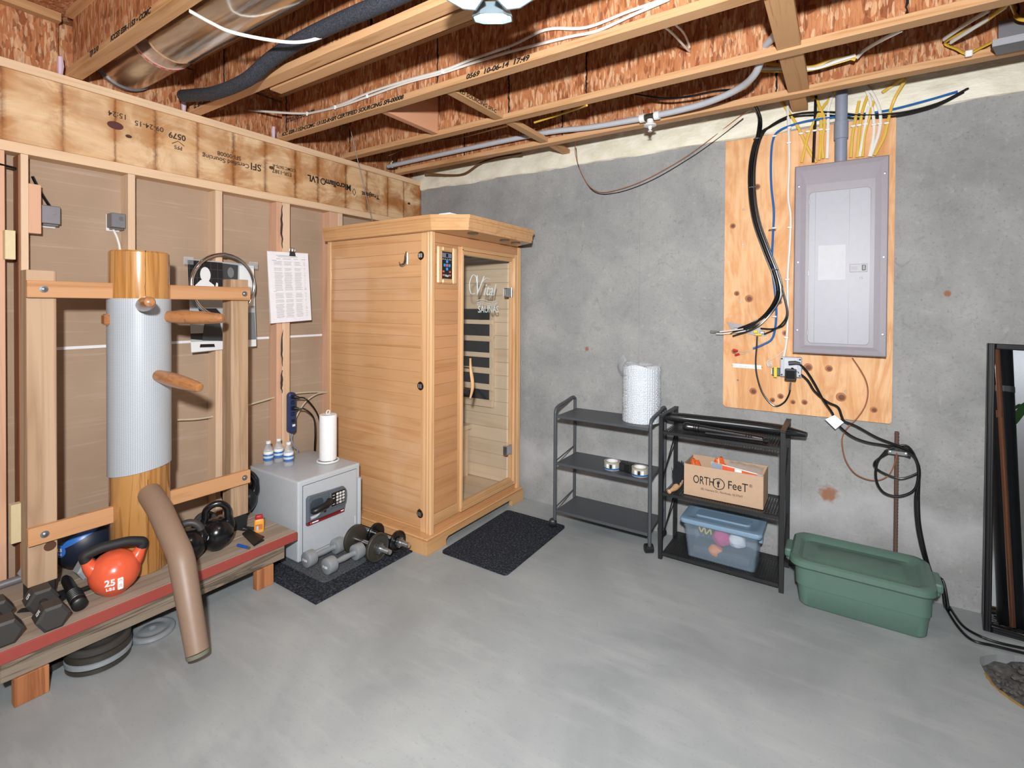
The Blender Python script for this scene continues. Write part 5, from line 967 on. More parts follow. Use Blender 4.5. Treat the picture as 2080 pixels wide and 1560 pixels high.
P = [(2.13, -.20, .778), (2.20, -.185, .776), (2.35, -.16, .772), (2.55, -.14, .770), (2.72, -.135, .768), (2.80, -.15, .768), (2.865, -.17, .768)]
obj('canopy', tube(NB(), smoothpath(P, 5), [.010+.021*min(1, .25+k/9, .2+(30-k)/11) for k in range(31)], 12), M_VINYL, t, True)
for dz, dy in ((.02, -.03), (.0, -.037), (.028, -.012)): obj('canopy_fold', tube(NB(), smoothpath([(2.16, -.20+dy*.3, .775+dz*.4), (2.4, -.155+dy, .77+dz), (2.66, -.138+dy, .768+dz), (2.86, -.172, .77)]), .005, 6), M_VINYL, t, True)
t = thing('folding_umbrella', 'shorter black umbrella with a strap lying at the front of the rack top', 'umbrella', (2.48, -.24, .7245))
P = [(2.275, -.292, .756), (2.31, -.288, .757), (2.36, -.282, .754), (2.45, -.282, .751), (2.60, -.288, .747), (2.66, -.29, .745), (2.685, -.292, .744)]
obj('canopy', tube(NB(), smoothpath(P, 5), [.016, .021, .024, .025, .025, .024, .023, .022, .022, .022, .021, .021, .021, .020, .020, .019, .019, .018, .018, .018, .018, .018, .018, .018, .017, .017, .016, .016, .015, .013, .010], 12), M_VINYL, t, True)
for x in (2.335, 2.345, 2.36, 2.60, 2.612, 2.624): obj('strap_band', lathe(NB(), [(.024 if x < 2.5 else .0185, -.002), (.026 if x < 2.5 else .0205, 0), (.024 if x < 2.5 else .0185, .002)], (x, -.2845 if x < 2.5 else -.2885, .755 if x < 2.5 else .7465), (1, 0, 0), 14), M_BLK, t, True)
obj('handle_knob', lathe(NB(), [(0, -.016), (.012, -.012), (.0165, 0), (.012, .012), (0, .016)], (2.693, -.308, .742), (1, 0, 0), 14), M_VINYL, t, True); obj('handle_rod', tube(NB(), [(2.40, -.312, .7385), (2.68, -.308, .7415)], .008, 8), M_VINYL, t, True)
BX = thing('cardboard_box', 'open cardboard shoe-company box on the middle rack shelf', 'box', (2.483, -.195, .379))
bx = (2.283, 2.682, -.290, -.098, .3792, .550)
def cb(name, lo, hi, m=M_CARD): return obj(name, box(NB(), lo, hi, .0006), m, BX)
fw = cb('front_wall', (bx[0], bx[2], bx[4]), (bx[1], bx[2]+.004, bx[5])); cb('back_wall', (bx[0], bx[3]-.004, bx[4]), (bx[1], bx[3], bx[5]+.006)); cb('side_wall', (bx[0], bx[2]+.0042, bx[4]), (bx[0]+.004, bx[3]-.0042, bx[5]+.003)); cb('side_wall', (bx[1]-.004, bx[2]+.0042, bx[4]), (bx[1], bx[3]-.0042, bx[5]+.003)); cb('bottom', (bx[0]+.0042, bx[2]+.0042, bx[4]), (bx[1]-.0042, bx[3]-.0042, bx[4]+.004), M_CARDIN)
EXB, EYB = (1, 0, 0), (0, 0, 1); yb = bx[2]-.0005
lettering('ORTH', .062, (2.388, yb, .4715), EXB, EYB, M_INK, fw, 'CENTER', 0, .0003, .66, 1.0); lettering('FeeT', .062, (2.560, yb, .4735), EXB, EYB, M_INK, fw, 'CENTER', 0, .0003, .80); lettering('\u00ae', .022, (2.623, yb, .49), EXB, EYB, M_INK, fw)
bm = NB(); tube(bm, [(2.465+.029*c8(2*PI*k/32), yb, .470+.029*s8(2*PI*k/32)) for k in range(32)], .0022, 5, closed=True); obj('logo_ring', bm, M_INK, fw)
bm = NB(); prism(bm, [(2.459, .452), (2.466, .450), (2.468, .460), (2.466, .466), (2.471, .474), (2.471, .482), (2.464, .484), (2.457, .480), (2.456, .472), (2.460, .464)], 1, yb-.0002, yb+.0002)
for k in range(5): merge(bm, lathe(NB(), [(0, -.0004), (.0022-.0002*k, -.0004), (.0022-.0002*k, .0004), (0, .0004)], (2.468-.0045*k*.9+.004, yb, .489-.0012*k), (0, 1, 0), 8))
obj('logo_foot', bm, M_INK, fw)
lettering('182 Veterans Dr., Northvale, NJ 07647', .0155, (2.478, yb, .4265), EXB, EYB, M_INKL, fw, 'CENTER', 0, 0, .87)
t = thing('orange_bag', 'crumpled orange plastic bag in the cardboard box', 'bag', (2.40, -.2, .39)); bm = NB(); V_ = []
for i in range(25):
    a_ = i/24; V_.append([bm.verts.new((2.315+.215*a_+.012*s8(j*1.7), -.272+.095*j/8, .40+.21*s8(PI*min(1, j/8*1.2))*0.35*(0.4+.6*abs(s8(a_*7.0)))+.13*s8(PI*(.12+.76*j/8))*(.55+.45*c8(a_*9.4))+.01*s8(i*2.3+j*1.9))) for j in range(9)])
for i in range(24):
    for j in range(8): bm.faces.new((V_[i][j], V_[i+1][j], V_[i+1][j+1], V_[i][j+1]))
obj('bag_film', bm, M_ORBAG, t, True)
t = thing('clear_packet', 'clear plastic packet with an orange and white label in the cardboard box', 'packet', (2.56, -.27, .39))
bm = NB(); loft(bm, [[(2.41, -.279, .40), (2.665, -.281, .40), (2.672, -.268, .552), (2.42, -.262, .578)], [(2.41, -.277, .40), (2.665, -.279, .40), (2.672, -.266, .552), (2.42, -.260, .578)]]); fl = obj('packet_film', bm, M_FILM, t)
def pk(name, x0, x1, z0, z1, m):
    def W(x, u): return (x, -.2672+.0, (.578-(x-2.42)*.103)-u)
    bm = NB(); q0 = [W(x0, z1), W(x1, z1), W(x1, z0), W(x0, z0)]; loft(bm, [[(a_, b_-.001, c_) for a_, b_, c_ in q0], q0]); return obj(name, bm, m, fl)
pk('grey_patch', 2.425, 2.475, .004, .05, plain('grey_print', '8a98a6', .4)); pk('orange_patch', 2.478, 2.54, .004, .05, M_ORANGE); pk('white_patch', 2.5405, 2.575, .006, .05, M_PRINT); pk('orange_patch', 2.5755, 2.65, .006, .05, M_ORANGE); pk('white_bar', 2.478, 2.65, .0, .0035, M_PRINT)
bm = NB(); V_ = []
for i in range(9): V_.append([bm.verts.new((2.50+.17*i/8, -.262+.13*j/5, .552+.028*s8(PI*j/5)*(1-.5*i/8)+.004*s8(i*1.9+j)-.0*i)) for j in range(6)])
for i in range(8):
    for j in range(5): bm.faces.new((V_[i][j], V_[i+1][j], V_[i+1][j+1], V_[i][j+1]))
obj('film_fold', bm, M_FILM, t, True)
t = thing('scrub_brush', 'wooden-handled brush with black bristles beside the cardboard box', 'brush', (2.24, -.28, .379))
hb = obj('brush_handle', tube(NB(), smoothpath([(2.214, -.350, .392), (2.222, -.335, .398), (2.235, -.305, .405), (2.247, -.265, .42), (2.254, -.235, .445)]), [.009, .0115, .013, .013, .012, .011, .010, .010, .011, .012, .013, .015, .016, .017, .018, .018, .018, .018, .018, .018, .018, .018, .017, .015, .010], 10), wood('brush_wood', 'c7a07a', 'a87d55', 1, .5, 25), t, True)
bm = NB()
for k in range(240):
    a_ = random.random(); p_ = Vector((2.240+.014*a_+random.uniform(-.016, .016), -.292+.07*a_, .414+.035*a_)); d_ = Vector((random.uniform(-.010, .012), -.018+random.uniform(-.01, .012), .085+random.uniform(-.012, .02))); tube(bm, [p_, p_+d_], .0016, 3, caps=False)
o = obj('bristles', bm, plain('navy_black_bristle', '15181f', .7), hb); o['kind'] = 'stuff'
TB = thing('storage_tub', 'translucent tub with a blue lid on the bottom rack shelf', 'storage box', (2.47, -.19, .041))
def tubring(x0, x1, y0, y1, z, r=.02, n=4): return [(a_, b_, z) for a_, b_ in rrect(x0, y0, x1, y1, r, n)]
bm = NB(); loft(bm, [tubring(2.304, 2.645, -.290, -.095, .0415), tubring(2.283, 2.663, -.300, -.085, .226)], True, False); loft(bm, [tubring(2.307, 2.642, -.287, -.098, .0445), tubring(2.286, 2.660, -.297, -.088, .226)], True, False); obj('tub_body', bm, M_TUB, TB, True)
obj('tub_rib', tube(NB(), [(2.288, -.2985, .17), (2.657, -.2985, .17)], .0015, 5), M_TUB, TB)
bm = NB(); loft(bm, [tubring(2.266, 2.678, -.308, -.076, .2265, .025), tubring(2.262, 2.682, -.312, -.072, .238, .028), tubring(2.266, 2.678, -.308, -.076, .250, .028), tubring(2.285, 2.659, -.285, -.095, .256, .025), tubring(2.30, 2.645, -.27, -.11, .250, .02)]); ld = obj('tub_lid', bm, M_LID, TB, True)
bm = NB(); loft(bm, [tubring(2.33, 2.615, -.235, -.135, .2502, .02), tubring(2.335, 2.61, -.23, -.14, .258, .02)]); obj('lid_panel', bm, M_LID, ld, True)
for x in (2.276, 2.664): obj('tub_latch', box(NB(), (x-.012, -.215, .17), (x+.008, -.165, .2255), .004), M_LID, TB)
def blob(name, label, cat, c, r, m, sc=(1, 1, 1)):
    bm = NB(); bmesh.ops.create_icosphere(bm, subdivisions=3, radius=r)
    for v in bm.verts: v.co = Vector((v.co.x*sc[0], v.co.y*sc[1], v.co.z*sc[2]))*(1+.13*math.sin(v.co.x*90+v.co.z*70)*math.cos(v.co.y*80))+Vector(c)
    return tag(obj(name, bm, m, None, True), label, cat)
blob('pink_cloth_bundle', 'pink bundle seen through the side of the blue-lidded tub', 'cloth', (2.475, -.235, .165), .048, plain('hot_pink_cloth', 'd8307f', .7), (1, .8, 1)); blob('white_bag_bundle', 'white crumpled bag seen through the blue-lidded tub', 'bag', (2.55, -.23, .165), .045, M_PAP, (1.05, .8, .9)); blob('orange_pouch', 'orange pouch at the bottom of the blue-lidded tub', 'pouch', (2.445, -.245, .085), .042, plain('soft_orange', 'ea8a36', .5), (1.1, .7, .75))
o = tag(obj('yellow_cord_coil', tube(NB(), smoothpath([(2.36, -.27, .215), (2.375, -.275, .185), (2.39, -.27, .21), (2.40, -.275, .18), (2.42, -.27, .205), (2.425, -.27, .18)]), .004, 6), M_YELB, None, True), 'yellow cord coil behind the clear side of the tub', 'cord'); tag(obj('dark_cloth_pile', box(NB(), (2.325, -.27, .0455), (2.62, -.115, .10), .02, 2), plain('slate_cloth', '4a5058', .9)), 'dark folded cloth along the bottom of the blue-lidded tub', 'cloth')
GB = thing('green_tote', 'green plastic storage tote with a recessed lid on the floor', 'storage box', (3.085, -.24, 0))
def gr(x0, x1, y0, y1, z, r): return [(a_, b_, z) for a_, b_ in rrect(x0, y0, x1, y1, r, 6)]
bm = NB(); loft(bm, [gr(2.862, 3.325, -.388, -.105, .001, .035), gr(2.852, 3.334, -.398, -.095, .012, .04), gr(2.842, 3.343, -.402, -.088, .098, .045), gr(2.836, 3.349, -.407, -.083, .101, .045), gr(2.832, 3.352, -.410, -.08, .198, .05)]); obj('tote_body', bm, M_GREEN, GB, True)
bm = NB(); loft(bm, [gr(2.816, 3.362, -.424, -.066, .192, .06), gr(2.810, 3.367, -.430, -.060, .199, .065), gr(2.812, 3.365, -.428, -.062, .222, .065), gr(2.822, 3.355, -.418, -.072, .229, .06), gr(2.846, 3.330, -.394, -.096, .226, .05), gr(2.862, 3.312, -.378, -.114, .207, .045), gr(2.905, 3.268, -.335, -.155, .2065, .03), gr(2.911, 3.262, -.329, -.161, .2105, .03)]); obj('tote_lid', bm, M_GREEN, GB, True)
for x0, x1 in ((2.782, 2.815), (3.362, 3.395)):
    obj('tote_handle', box(NB(), (x0, -.30, .175), (x1, -.17, .216), .01, 2), M_GREEN, GB); obj('tote_handle', box(NB(), (x0+.006, -.285, .15), (x1-.006, -.185, .176), .008), M_GREEN, GB)
# ================================================================ the electrical board
def struct_board():
    o = thing('plywood_board', 'knotty plywood backboard screwed to the concrete wall', 'board', (2.83, -.008, .838)); P = [(2.445, .838), (3.215, .842), (3.223, .855), (3.224, 2.381), (2.431, 2.383), (2.431, .852)]
    b_ = obj('board', prism(NB(), P, 1, -.0175, -.0015), M_PLY, o)
    KM = plain('plywood_knot', '6b3d22', .6); KH = plain('plywood_knot_halo', 'a8693f', .6)
    for x, z, r in [(2.475, 1.89, .016), (2.50, 1.50, .015), (2.565, 1.47, .022), (2.49, 1.165, .016), (2.592, .945, .020), (2.73, .93, .016), (2.79, .905, .013), (2.845, .91, .015), (2.69, .905, .014), (3.01, .955, .024), (3.15, .905, .016), (2.80, 1.105, .018), (2.86, 1.10, .022), (2.955, 1.10, .018), (2.75, 1.28, .016), (2.60, 2.10, .018), (2.72, 1.45, .013)]:
        k_ = obj('knot', lathe(NB(), [(0, 0), (r, 0), (r*.9, .0004), (0, .0005)], (x, -.0175, z), (0, -1, 0), 14), KH, b_, True); obj('knot', lathe(NB(), [(0, .0004), (r*.62, .0004), (r*.5, .0008), (0, .0009)], (x+r*.1, -.0175, z-r*.05), (0, -1, 0), 12), KM, b_, True)
    for x, z in ((2.51, 1.0), (2.52, 1.45), (2.53, 1.98), (2.53, 1.78), (3.03, .985)): obj('screw', lathe(NB(), [(0, 0), (.006, 0), (.005, .0012), (0, .0012)], (x, -.0175, z), (0, -1, 0), 10), M_STEEL, b_)
struct_board()
EP = thing('breaker_panel', 'large grey electrical breaker panel with a pale two-part door', 'electrical panel', (2.995, -.06, 1.18))
obj('panel_box', box(NB(), (2.810, -.082, 1.195), (3.180, -.018, 2.152), .002), M_PANEL, EP)
bm = NB()
def rc(x0, x1, z0, z1, y): return [(x0, y, z0), (x1, y, z0), (x1, y, z1), (x0, y, z1)]
loft(bm, [rc(2.793, 3.195, 1.180, 2.167, -.0825), rc(2.793, 3.195, 1.180, 2.167, -.091), rc(2.798, 3.190, 1.185, 2.162, -.0965), rc(2.822, 3.166, 1.207, 2.140, -.099), rc(2.846, 3.140, 1.224, 2.060, -.103)]); cv = obj('panel_cover', bm, M_PANEL, EP)
def rp(name, x0, x1, z0, z1, r, y0, y1, m, par): return obj(name, prism(NB(), rrect(x0, z0, x1, z1, r, 4), 1, y0, y1), m, par)
rp('door_rim', 2.858, 3.125, 1.235, 2.021, .02, -.1036, -.1028, plain('rim_grey', '6e6b72', .4), cv); dl = rp('door_leaf', 2.861, 3.122, 1.238, 2.018, .018, -.1065, -.1035, M_DOORP, cv)
for x in (2.889, 3.036): obj('door_crease', box(NB(), (x-.001, -.1069, 1.240), (x+.001, -.1064, 2.016), 0), plain('crease_grey', '7a7880', .4), EP)
obj('schedule_sticker', box(NB(), (2.904, -.1071, 1.563), (3.022, -.1066, 1.740), 0), plain('sticker_grey', 'c3c5ca', .6), EP)
bk = obj('main_breaker', box(NB(), (3.040, -.110, 1.600), (3.112, -.1066, 1.640), .001), plain('breaker_grey', '77747b', .4), EP); obj('breaker_toggle', box(NB(), (3.090, -.117, 1.608), (3.106, -.1101, 1.634), .002), M_BLK, bk); obj('breaker_mark', box(NB(), (3.046, -.1104, 1.612), (3.072, -.1101, 1.628), 0), M_PANEL, bk); lettering('15', .018, (3.087, -.1067, 1.570), EXB, EYB, M_GREYT, EP)
for z in (1.97, 1.60, 1.29): obj('door_hinge', box(NB(), (2.8585, -.1078, z-.014), (2.8635, -.1036, z+.014), .001), M_GALV, EP)
for x, z in ((2.811, 2.06), (3.178, 2.08), (2.811, 1.66), (3.178, 1.67), (2.811, 1.30), (3.178, 1.29)): obj('cover_screw', lathe(NB(), [(0, 0), (.006, 0), (.005, .002), (0, .003)], (x, -.0972, z), (0, -1, 0), 10), M_STEEL, EP, True)
t = thing('service_conduit', 'fat grey plastic conduit entering the top of the breaker panel', 'conduit', (2.996, -.06, 2.15))
obj('pipe', tube(NB(), [(2.996, -.06, 2.14), (2.996, -.06, 2.62)], .027, 20), M_CONDUIT, t, True); obj('coupling', lathe(NB(), [(.027, 0), (.0315, .002), (.0315, .088), (.027, .09)], (2.996, -.06, 2.285), seg=24), M_CONDUIT, t, True)
t = thing('house_cable_fan', 'yellow, white and black house cables stapled above the breaker panel', 'cable', (2.99, -.03, 2.17))
FAN = [(M_YEL, [(2.818, -0.03, 2.2016), (2.8441, -0.03, 2.3289), (2.8661, -0.03, 2.3903), (2.91, -0.03, 2.4724), (2.9641, -0.03, 2.5378), (2.982, -0.1, 2.5387)]), (M_YEL, [(2.8862, -0.028, 2.1918), (2.8446, -0.028, 2.2769), (2.802, -0.028, 2.39), (2.7493, -0.028, 2.4935), (2.7079, -0.028, 2.5695)]), (M_BLKC, [(2.8728, -0.03, 2.1933), (2.8759, -0.03, 2.3233), (2.879, -0.03, 2.4529), (2.8803, -0.03, 2.5437)]),
       (M_YEL, [(2.8996, -0.03, 2.2022), (2.905, -0.03, 2.3181), (2.9038, -0.03, 2.4349), (2.8873, -0.03, 2.5162), (2.8532, -0.03, 2.5472)]), (M_YEL, [(2.9174, -0.032, 2.2068), (2.9119, -0.032, 2.3034), (2.9219, -0.032, 2.4048), (2.8966, -0.032, 2.4876)]), (M_WHITEC, [(2.935, -0.03, 2.2045), (2.9379, -0.03, 2.338), (2.9387, -0.03, 2.4664), (2.9576, -0.03, 2.5392)]),
       (M_YEL, [(3.0383, -0.03, 2.1935), (3.0435, -0.03, 2.2934), (3.0512, -0.03, 2.3549), (3.0707, -0.03, 2.4762)]), (M_YEL, [(3.0656, -0.03, 2.1892), (3.0725, -0.03, 2.3133), (3.0857, -0.03, 2.4231), (3.1054, -0.03, 2.4934)]), (M_YEL, [(3.0883, -0.03, 2.1906), (3.0954, -0.03, 2.2966), (3.1187, -0.03, 2.4039), (3.1301, -0.03, 2.4632)]), (M_WHITEC, [(3.0759, -0.03, 2.1926), (3.0912, -0.03, 2.2974), (3.1026, -0.03, 2.3823), (3.1121, -0.03, 2.4424)]),
       (M_WHITEC, [(3.117, -0.03, 2.1861), (3.1322, -0.03, 2.2776), (3.1333, -0.03, 2.3638), (3.118, -0.03, 2.4659), (3.0946, -0.03, 2.5455)]), (M_WHITEC, [(3.1211, -0.03, 2.1855), (3.1541, -0.03, 2.2983), (3.159, -0.03, 2.3956), (3.1319, -0.03, 2.4875), (3.0966, -0.03, 2.5525)]), (M_YEL, [(3.1373, -0.03, 2.1878), (3.1743, -0.03, 2.2701), (3.1893, -0.03, 2.3406), (3.2117, -0.03, 2.4454), (3.2549, -0.08, 2.525)]), (M_YEL, [(3.1658, -0.03, 2.497), (3.2108, -0.03, 2.5256), (3.2511, -0.08, 2.5307)]), (M_WHITEC, [(2.7623, -0.03, 2.3915), (2.7496, -0.03, 2.4794), (2.7488, -0.03, 2.5597)])]
for m, P in FAN: cable('cable', P, .006, m, t, flat=(.0075, .0042), n=5)
for u_ in [(2.8144, -0.036, 2.3563), (2.8464, -0.036, 2.3609), (2.878, -0.036, 2.3602), (2.9048, -0.036, 2.3604), (2.9357, -0.036, 2.3546), (3.047, -0.036, 2.3514), (3.0719, -0.036, 2.3516), (3.0987, -0.036, 2.3514), (3.1333, -0.036, 2.3423), (3.1573, -0.036, 2.3425), (3.1851, -0.036, 2.3396)]: obj('staple', box(NB(), (u_[0]-.010, u_[1]-.004, u_[2]-.0045), (u_[0]+.010, u_[1]+.014, u_[2]+.0045), .002), M_WHITE, t)
t = thing('black_cable_bundle', 'thick bundle of black coax cables curving down the plywood board', 'cable', (2.55, -.03, 1.3))
def sh(P, dx, dz, dy=0): return [(p[0]+dx, p[1]+dy, p[2]+dz) for p in P]
MAIN = [(2.6045, -0.03, 2.3771), (2.5731, -0.03, 2.2387), (2.5723, -0.03, 2.0724), (2.5968, -0.03, 1.9035), (2.6509, -0.03, 1.7345), (2.6989, -0.03, 1.596), (2.7121, -0.03, 1.4871), (2.6643, -0.03, 1.3916), (2.5899, -0.03, 1.335), (2.5078, -0.03, 1.2964)]
for k, (dx, dz, dy) in enumerate(((0, 0, 0), (.011, .004, -.004), (-.011, -.004, -.002), (.004, .008, -.011), (.020, .002, -.001), (-.006, .002, -.009), (.014, -.006, -.010))):
    ends = sh(MAIN, dx, dz, dy); top = [(2.5953, -0.12, 2.5168), (2.6118, -0.035, 2.4649)] if k % 2 else [(3.4749, -0.026, 2.4305), (3.3726, -0.026, 2.3859), (3.2225, -0.026, 2.3693), (3.0613, -0.026, 2.3918), (2.9324, -0.026, 2.433), (2.7731, -0.026, 2.4546), (2.6656, -0.026, 2.4218)]
    ends[-1] = (ends[-1][0]-.02*k*.3+.0, ends[-1][1]-.005, ends[-1][2]-.006*k); ends[-2] = (ends[-2][0], ends[-2][1]-.01, ends[-2][2]-.004*k)
    cable('cable', sh(top, dx*.8, dz+.003*k, dy*.5)+ends, .0048, M_BLKC, t, seg=6, n=5)
cable('cable', [(2.6995, -0.04, 1.6361), (2.7368, -0.04, 1.5137), (2.7618, -0.04, 1.3928), (2.7436, -0.04, 1.3253), (2.6908, -0.04, 1.3022), (2.6293, -0.04, 1.3031)], .0045, M_BLKC, t); cable('cable', [(2.7069, -0.04, 1.6223), (2.7419, -0.04, 1.4867), (2.7573, -0.04, 1.3793), (2.715, -0.04, 1.3111), (2.647, -0.04, 1.2707)], .0045, M_BLKC, t)
for u_ in [(2.5991, -0.045, 2.3656), (2.5792, -0.045, 2.0962), (2.6977, -0.045, 1.6277), (2.6809, -0.045, 1.848)]: obj('cable_tie', lathe(NB(), [(.018, -.003), (.0195, 0), (.018, .003)], (u_[0], -.035, u_[2]), (0, 0, 1), 12), M_STEEL, t, True)
for P in ([(2.5421, -0.05, 1.2981), (2.464, -0.05, 1.2844), (2.4159, -0.05, 1.2772), (2.3669, -0.05, 1.2755)], [(2.5543, -0.045, 1.2871), (2.4896, -0.045, 1.2738), (2.4366, -0.045, 1.2662), (2.3961, -0.045, 1.2648)]): cable('white_lead', P, .004, M_WHITEC, t, 6)
obj('connector', tube(NB(), [(2.4159, -0.05, 1.2772), (2.3642, -0.05, 1.2783)], .005, 8), M_STEEL, t, True)
t = thing('terminal_block', 'grey metal terminal strip under the ends of the black cables', 'terminal strip', (2.55, -.02, 1.27))
bm = NB(); prism(bm, [(2.447, 1.335), (2.62, 1.305), (2.66, 1.275), (2.655, 1.262), (2.60, 1.262), (2.47, 1.295)], 1, -.028, -.018); obj('strip_plate', bm, M_GALV, t)
for k in range(5): obj('terminal', box(NB(), (2.49+k*.034, -.040, 1.288-k*.004), (2.512+k*.034, -.0285, 1.304-k*.004), .002), M_STEEL if k != 3 else M_YELB, t)
obj('yellow_tag', box(NB(), (2.60, -.040, 1.262), (2.635, -.0285, 1.274), .002), M_YELB, t)
lone_cable('power_lead', [(2.6116, -0.035, 1.2581), (2.6097, -0.035, 1.1971), (2.6055, -0.035, 1.1137), (2.6139, -0.035, 1.0311), (2.6448, -0.035, 0.9372), (2.6996, -0.035, 0.8773), (2.7476, -0.035, 0.899), (2.7732, -0.035, 0.9502), (2.7797, -0.035, 1.0045)], .0045, M_BLKC, 'black lead looping from the terminal strip to the black power adapter')
lone_cable('blue_cable', [(3.4528, -0.022, 2.4393), (3.336, -0.022, 2.421), (3.1831, -0.022, 2.4055), (3.0402, -0.022, 2.4124), (2.9327, -0.03, 2.4162), (2.8203, -0.03, 2.4175), (2.7148, -0.03, 2.3951), (2.679, -0.03, 2.3448), (2.6705, -0.03, 2.2239), (2.6743, -0.03, 2.0874), (2.688, -0.03, 1.9499), (2.6845, -0.03, 1.8143), (2.6813, -0.03, 1.651), (2.6973, -0.03, 1.5145), (2.706, -0.03, 1.3785), (2.6903, -0.03, 1.2554), (2.6414, -0.03, 1.2122), (2.5914, -0.03, 1.1875)], .006, M_BLUEC, 'bright blue network cable running down the plywood board')
t = thing('blue_wire_end', 'red crimp connectors on the loose end of the blue cable', 'wire', (2.5, -.025, 1.17)); cable('wire', [(2.5907, -0.025, 1.1872), (2.5525, -0.025, 1.1683), (2.5056, -0.025, 1.1686)], .0022, M_BEIGE, t, 5); cable('wire', [(2.5857, -0.025, 1.1813), (2.5449, -0.025, 1.1567), (2.5137, -0.025, 1.1521)], .0022, M_BEIGE, t, 5)
for P in ([(2.5109, -0.025, 1.1689), (2.4845, -0.025, 1.1732)], [(2.5189, -0.025, 1.1524), (2.4954, -0.025, 1.1425)]): obj('crimp', tube(NB(), P, .0065, 8), M_RED, t, True)
lone_cable('white_cable', [(2.7492, -0.03, 2.5196), (2.7553, -0.028, 2.372), (2.7594, -0.028, 2.211), (2.7566, -0.028, 2.024), (2.7695, -0.028, 1.9155), (2.7665, -0.028, 1.7551), (2.7587, -0.028, 1.5944), (2.761, -0.028, 1.3793), (2.7576, -0.028, 1.2445), (2.7443, -0.028, 1.152)], .007, M_WHITEC, 'white house cable running straight down the board beside the panel')
for u_, lb in zip([(2.7566, -0.036, 2.3162), (2.7661, -0.036, 1.8559), (2.7573, -0.036, 1.5726), (2.7558, -0.036, 1.2556), (2.6867, -0.036, 2.3661), (2.692, -0.036, 1.8591), (2.697, -0.036, 1.3703)], ('topmost white staple on the straight white cable', 'second white staple down on the straight white cable', 'third white staple down on the straight white cable', 'lowest white staple on the straight white cable, above the outlet box', 'topmost white staple on the blue cable', 'middle white staple on the blue cable', 'lowest white staple on the blue cable')): tag(obj('cable_staple', box(NB(), (u_[0]-.011, u_[1]-.003, u_[2]-.004), (u_[0]+.011, u_[1]+.018, u_[2]+.004), .0015), M_WHITE), lb, 'staple', 'staples on the plywood board')
OB = thing('outlet_box', 'pale grey weatherproof outlet box below the breaker panel', 'electrical box', (2.78, -.03, 1.04))
ob = obj('box_body', box(NB(), (2.730, -.060, 1.045), (2.832, -.018, 1.152), .006, 2), plain('pale_blue_grey', 'b7bcc6', .4), OB); obj('faceplate', box(NB(), (2.748, -.0635, 1.050), (2.815, -.0602, 1.148), .002), plain('faceplate_grey', 'c5c8ce', .4), OB)
for x, z in ((2.738, 1.142), (2.824, 1.142), (2.738, 1.055), (2.824, 1.055)): obj('corner_screw', lathe(NB(), [(0, 0), (.005, 0), (0, .003)], (x, -.060, z), (0, -1, 0), 8), M_STEEL, ob)
t = thing('power_adapter', 'square black power adapter plugged into the outlet box', 'power adapter', (2.78, -.08, 1.02)); obj('adapter_body', box(NB(), (2.756, -.098, 1.030), (2.810, -.0638, 1.092), .005, 2), M_BLK, t); obj('adapter_plate', box(NB(), (2.762, -.0988, 1.040), (2.804, -.098, 1.084), 0), M_ENAM, t); obj('plug_tip', tube(NB(), [(2.7807, -0.05, 1.0145), (2.7765, -0.05, 0.9741)], .005, 8), M_STEEL, t, True)
t = thing('doorbell_transformer', 'small transformer wrapped in yellow tape beside the outlet box', 'transformer', (2.70, -.03, 1.03)); obj('core', box(NB(), (2.690, -.048, 1.045), (2.7295, -.019, 1.087), .003), plain('dark_green_core', '4a5a54', .5), t); obj('winding', box(NB(), (2.699, -.054, 1.036), (2.715, -.0482, 1.095), .002), M_YELB, t); obj('winding', box(NB(), (2.685, -.045, 1.050), (2.6898, -.022, 1.083), .001), M_WHITE, t)
t = thing('white_wire_coil', 'thin white wire coiled above the yellow transformer', 'wire', (2.68, -.03, 1.1)); cable('wire', [(2.7441, -0.03, 1.1846), (2.7156, -0.03, 1.1559), (2.6866, -0.03, 1.135), (2.6622, -0.03, 1.1225)], .0022, M_WHITEC, t, 5)
for k in range(3): obj('coil_turn', tube(NB(), [(2.672+.006*k*.4+.012*c8(2*PI*j/14), -.026-.003*k, 1.112-.006*k+.009*s8(2*PI*j/14)) for j in range(14)], .002, 5, closed=True), M_WHITEC, t, True)
LB = [(2.4814, -0.0182, 1.0955), (2.6312, -0.0182, 1.0945), (2.6339, -0.0182, 1.0725), (2.4843, -0.0182, 1.0728)]; bm = NB(); loft(bm, [[(a_, b_, c_) for a_, b_, c_ in LB], [(a_, b_-.0006, c_) for a_, b_, c_ in LB]]); lb = tag(obj('printed_label', bm, M_PRINT), 'narrow white printed label strip stuck on the plywood', 'label')
q0, q1 = Vector(LB[0]), Vector(LB[1]); lettering('\u2014\u2014\u2014  \u2014\u2014\u2014\u2014  \u2014\u2014  \u2014\u2014\u2014  \u2192', .0135, (q0+Vector(LB[2]))/2+Vector((0, -.0008, -.001)), q1-q0, (0, 0, 1), M_INKL, lb, 'CENTER', 0, 0, .8)
t = thing('extension_cords', 'two black cords from the outlet box to the floor with a loop on the rebar', 'cable', (3.1, -.05, .8))
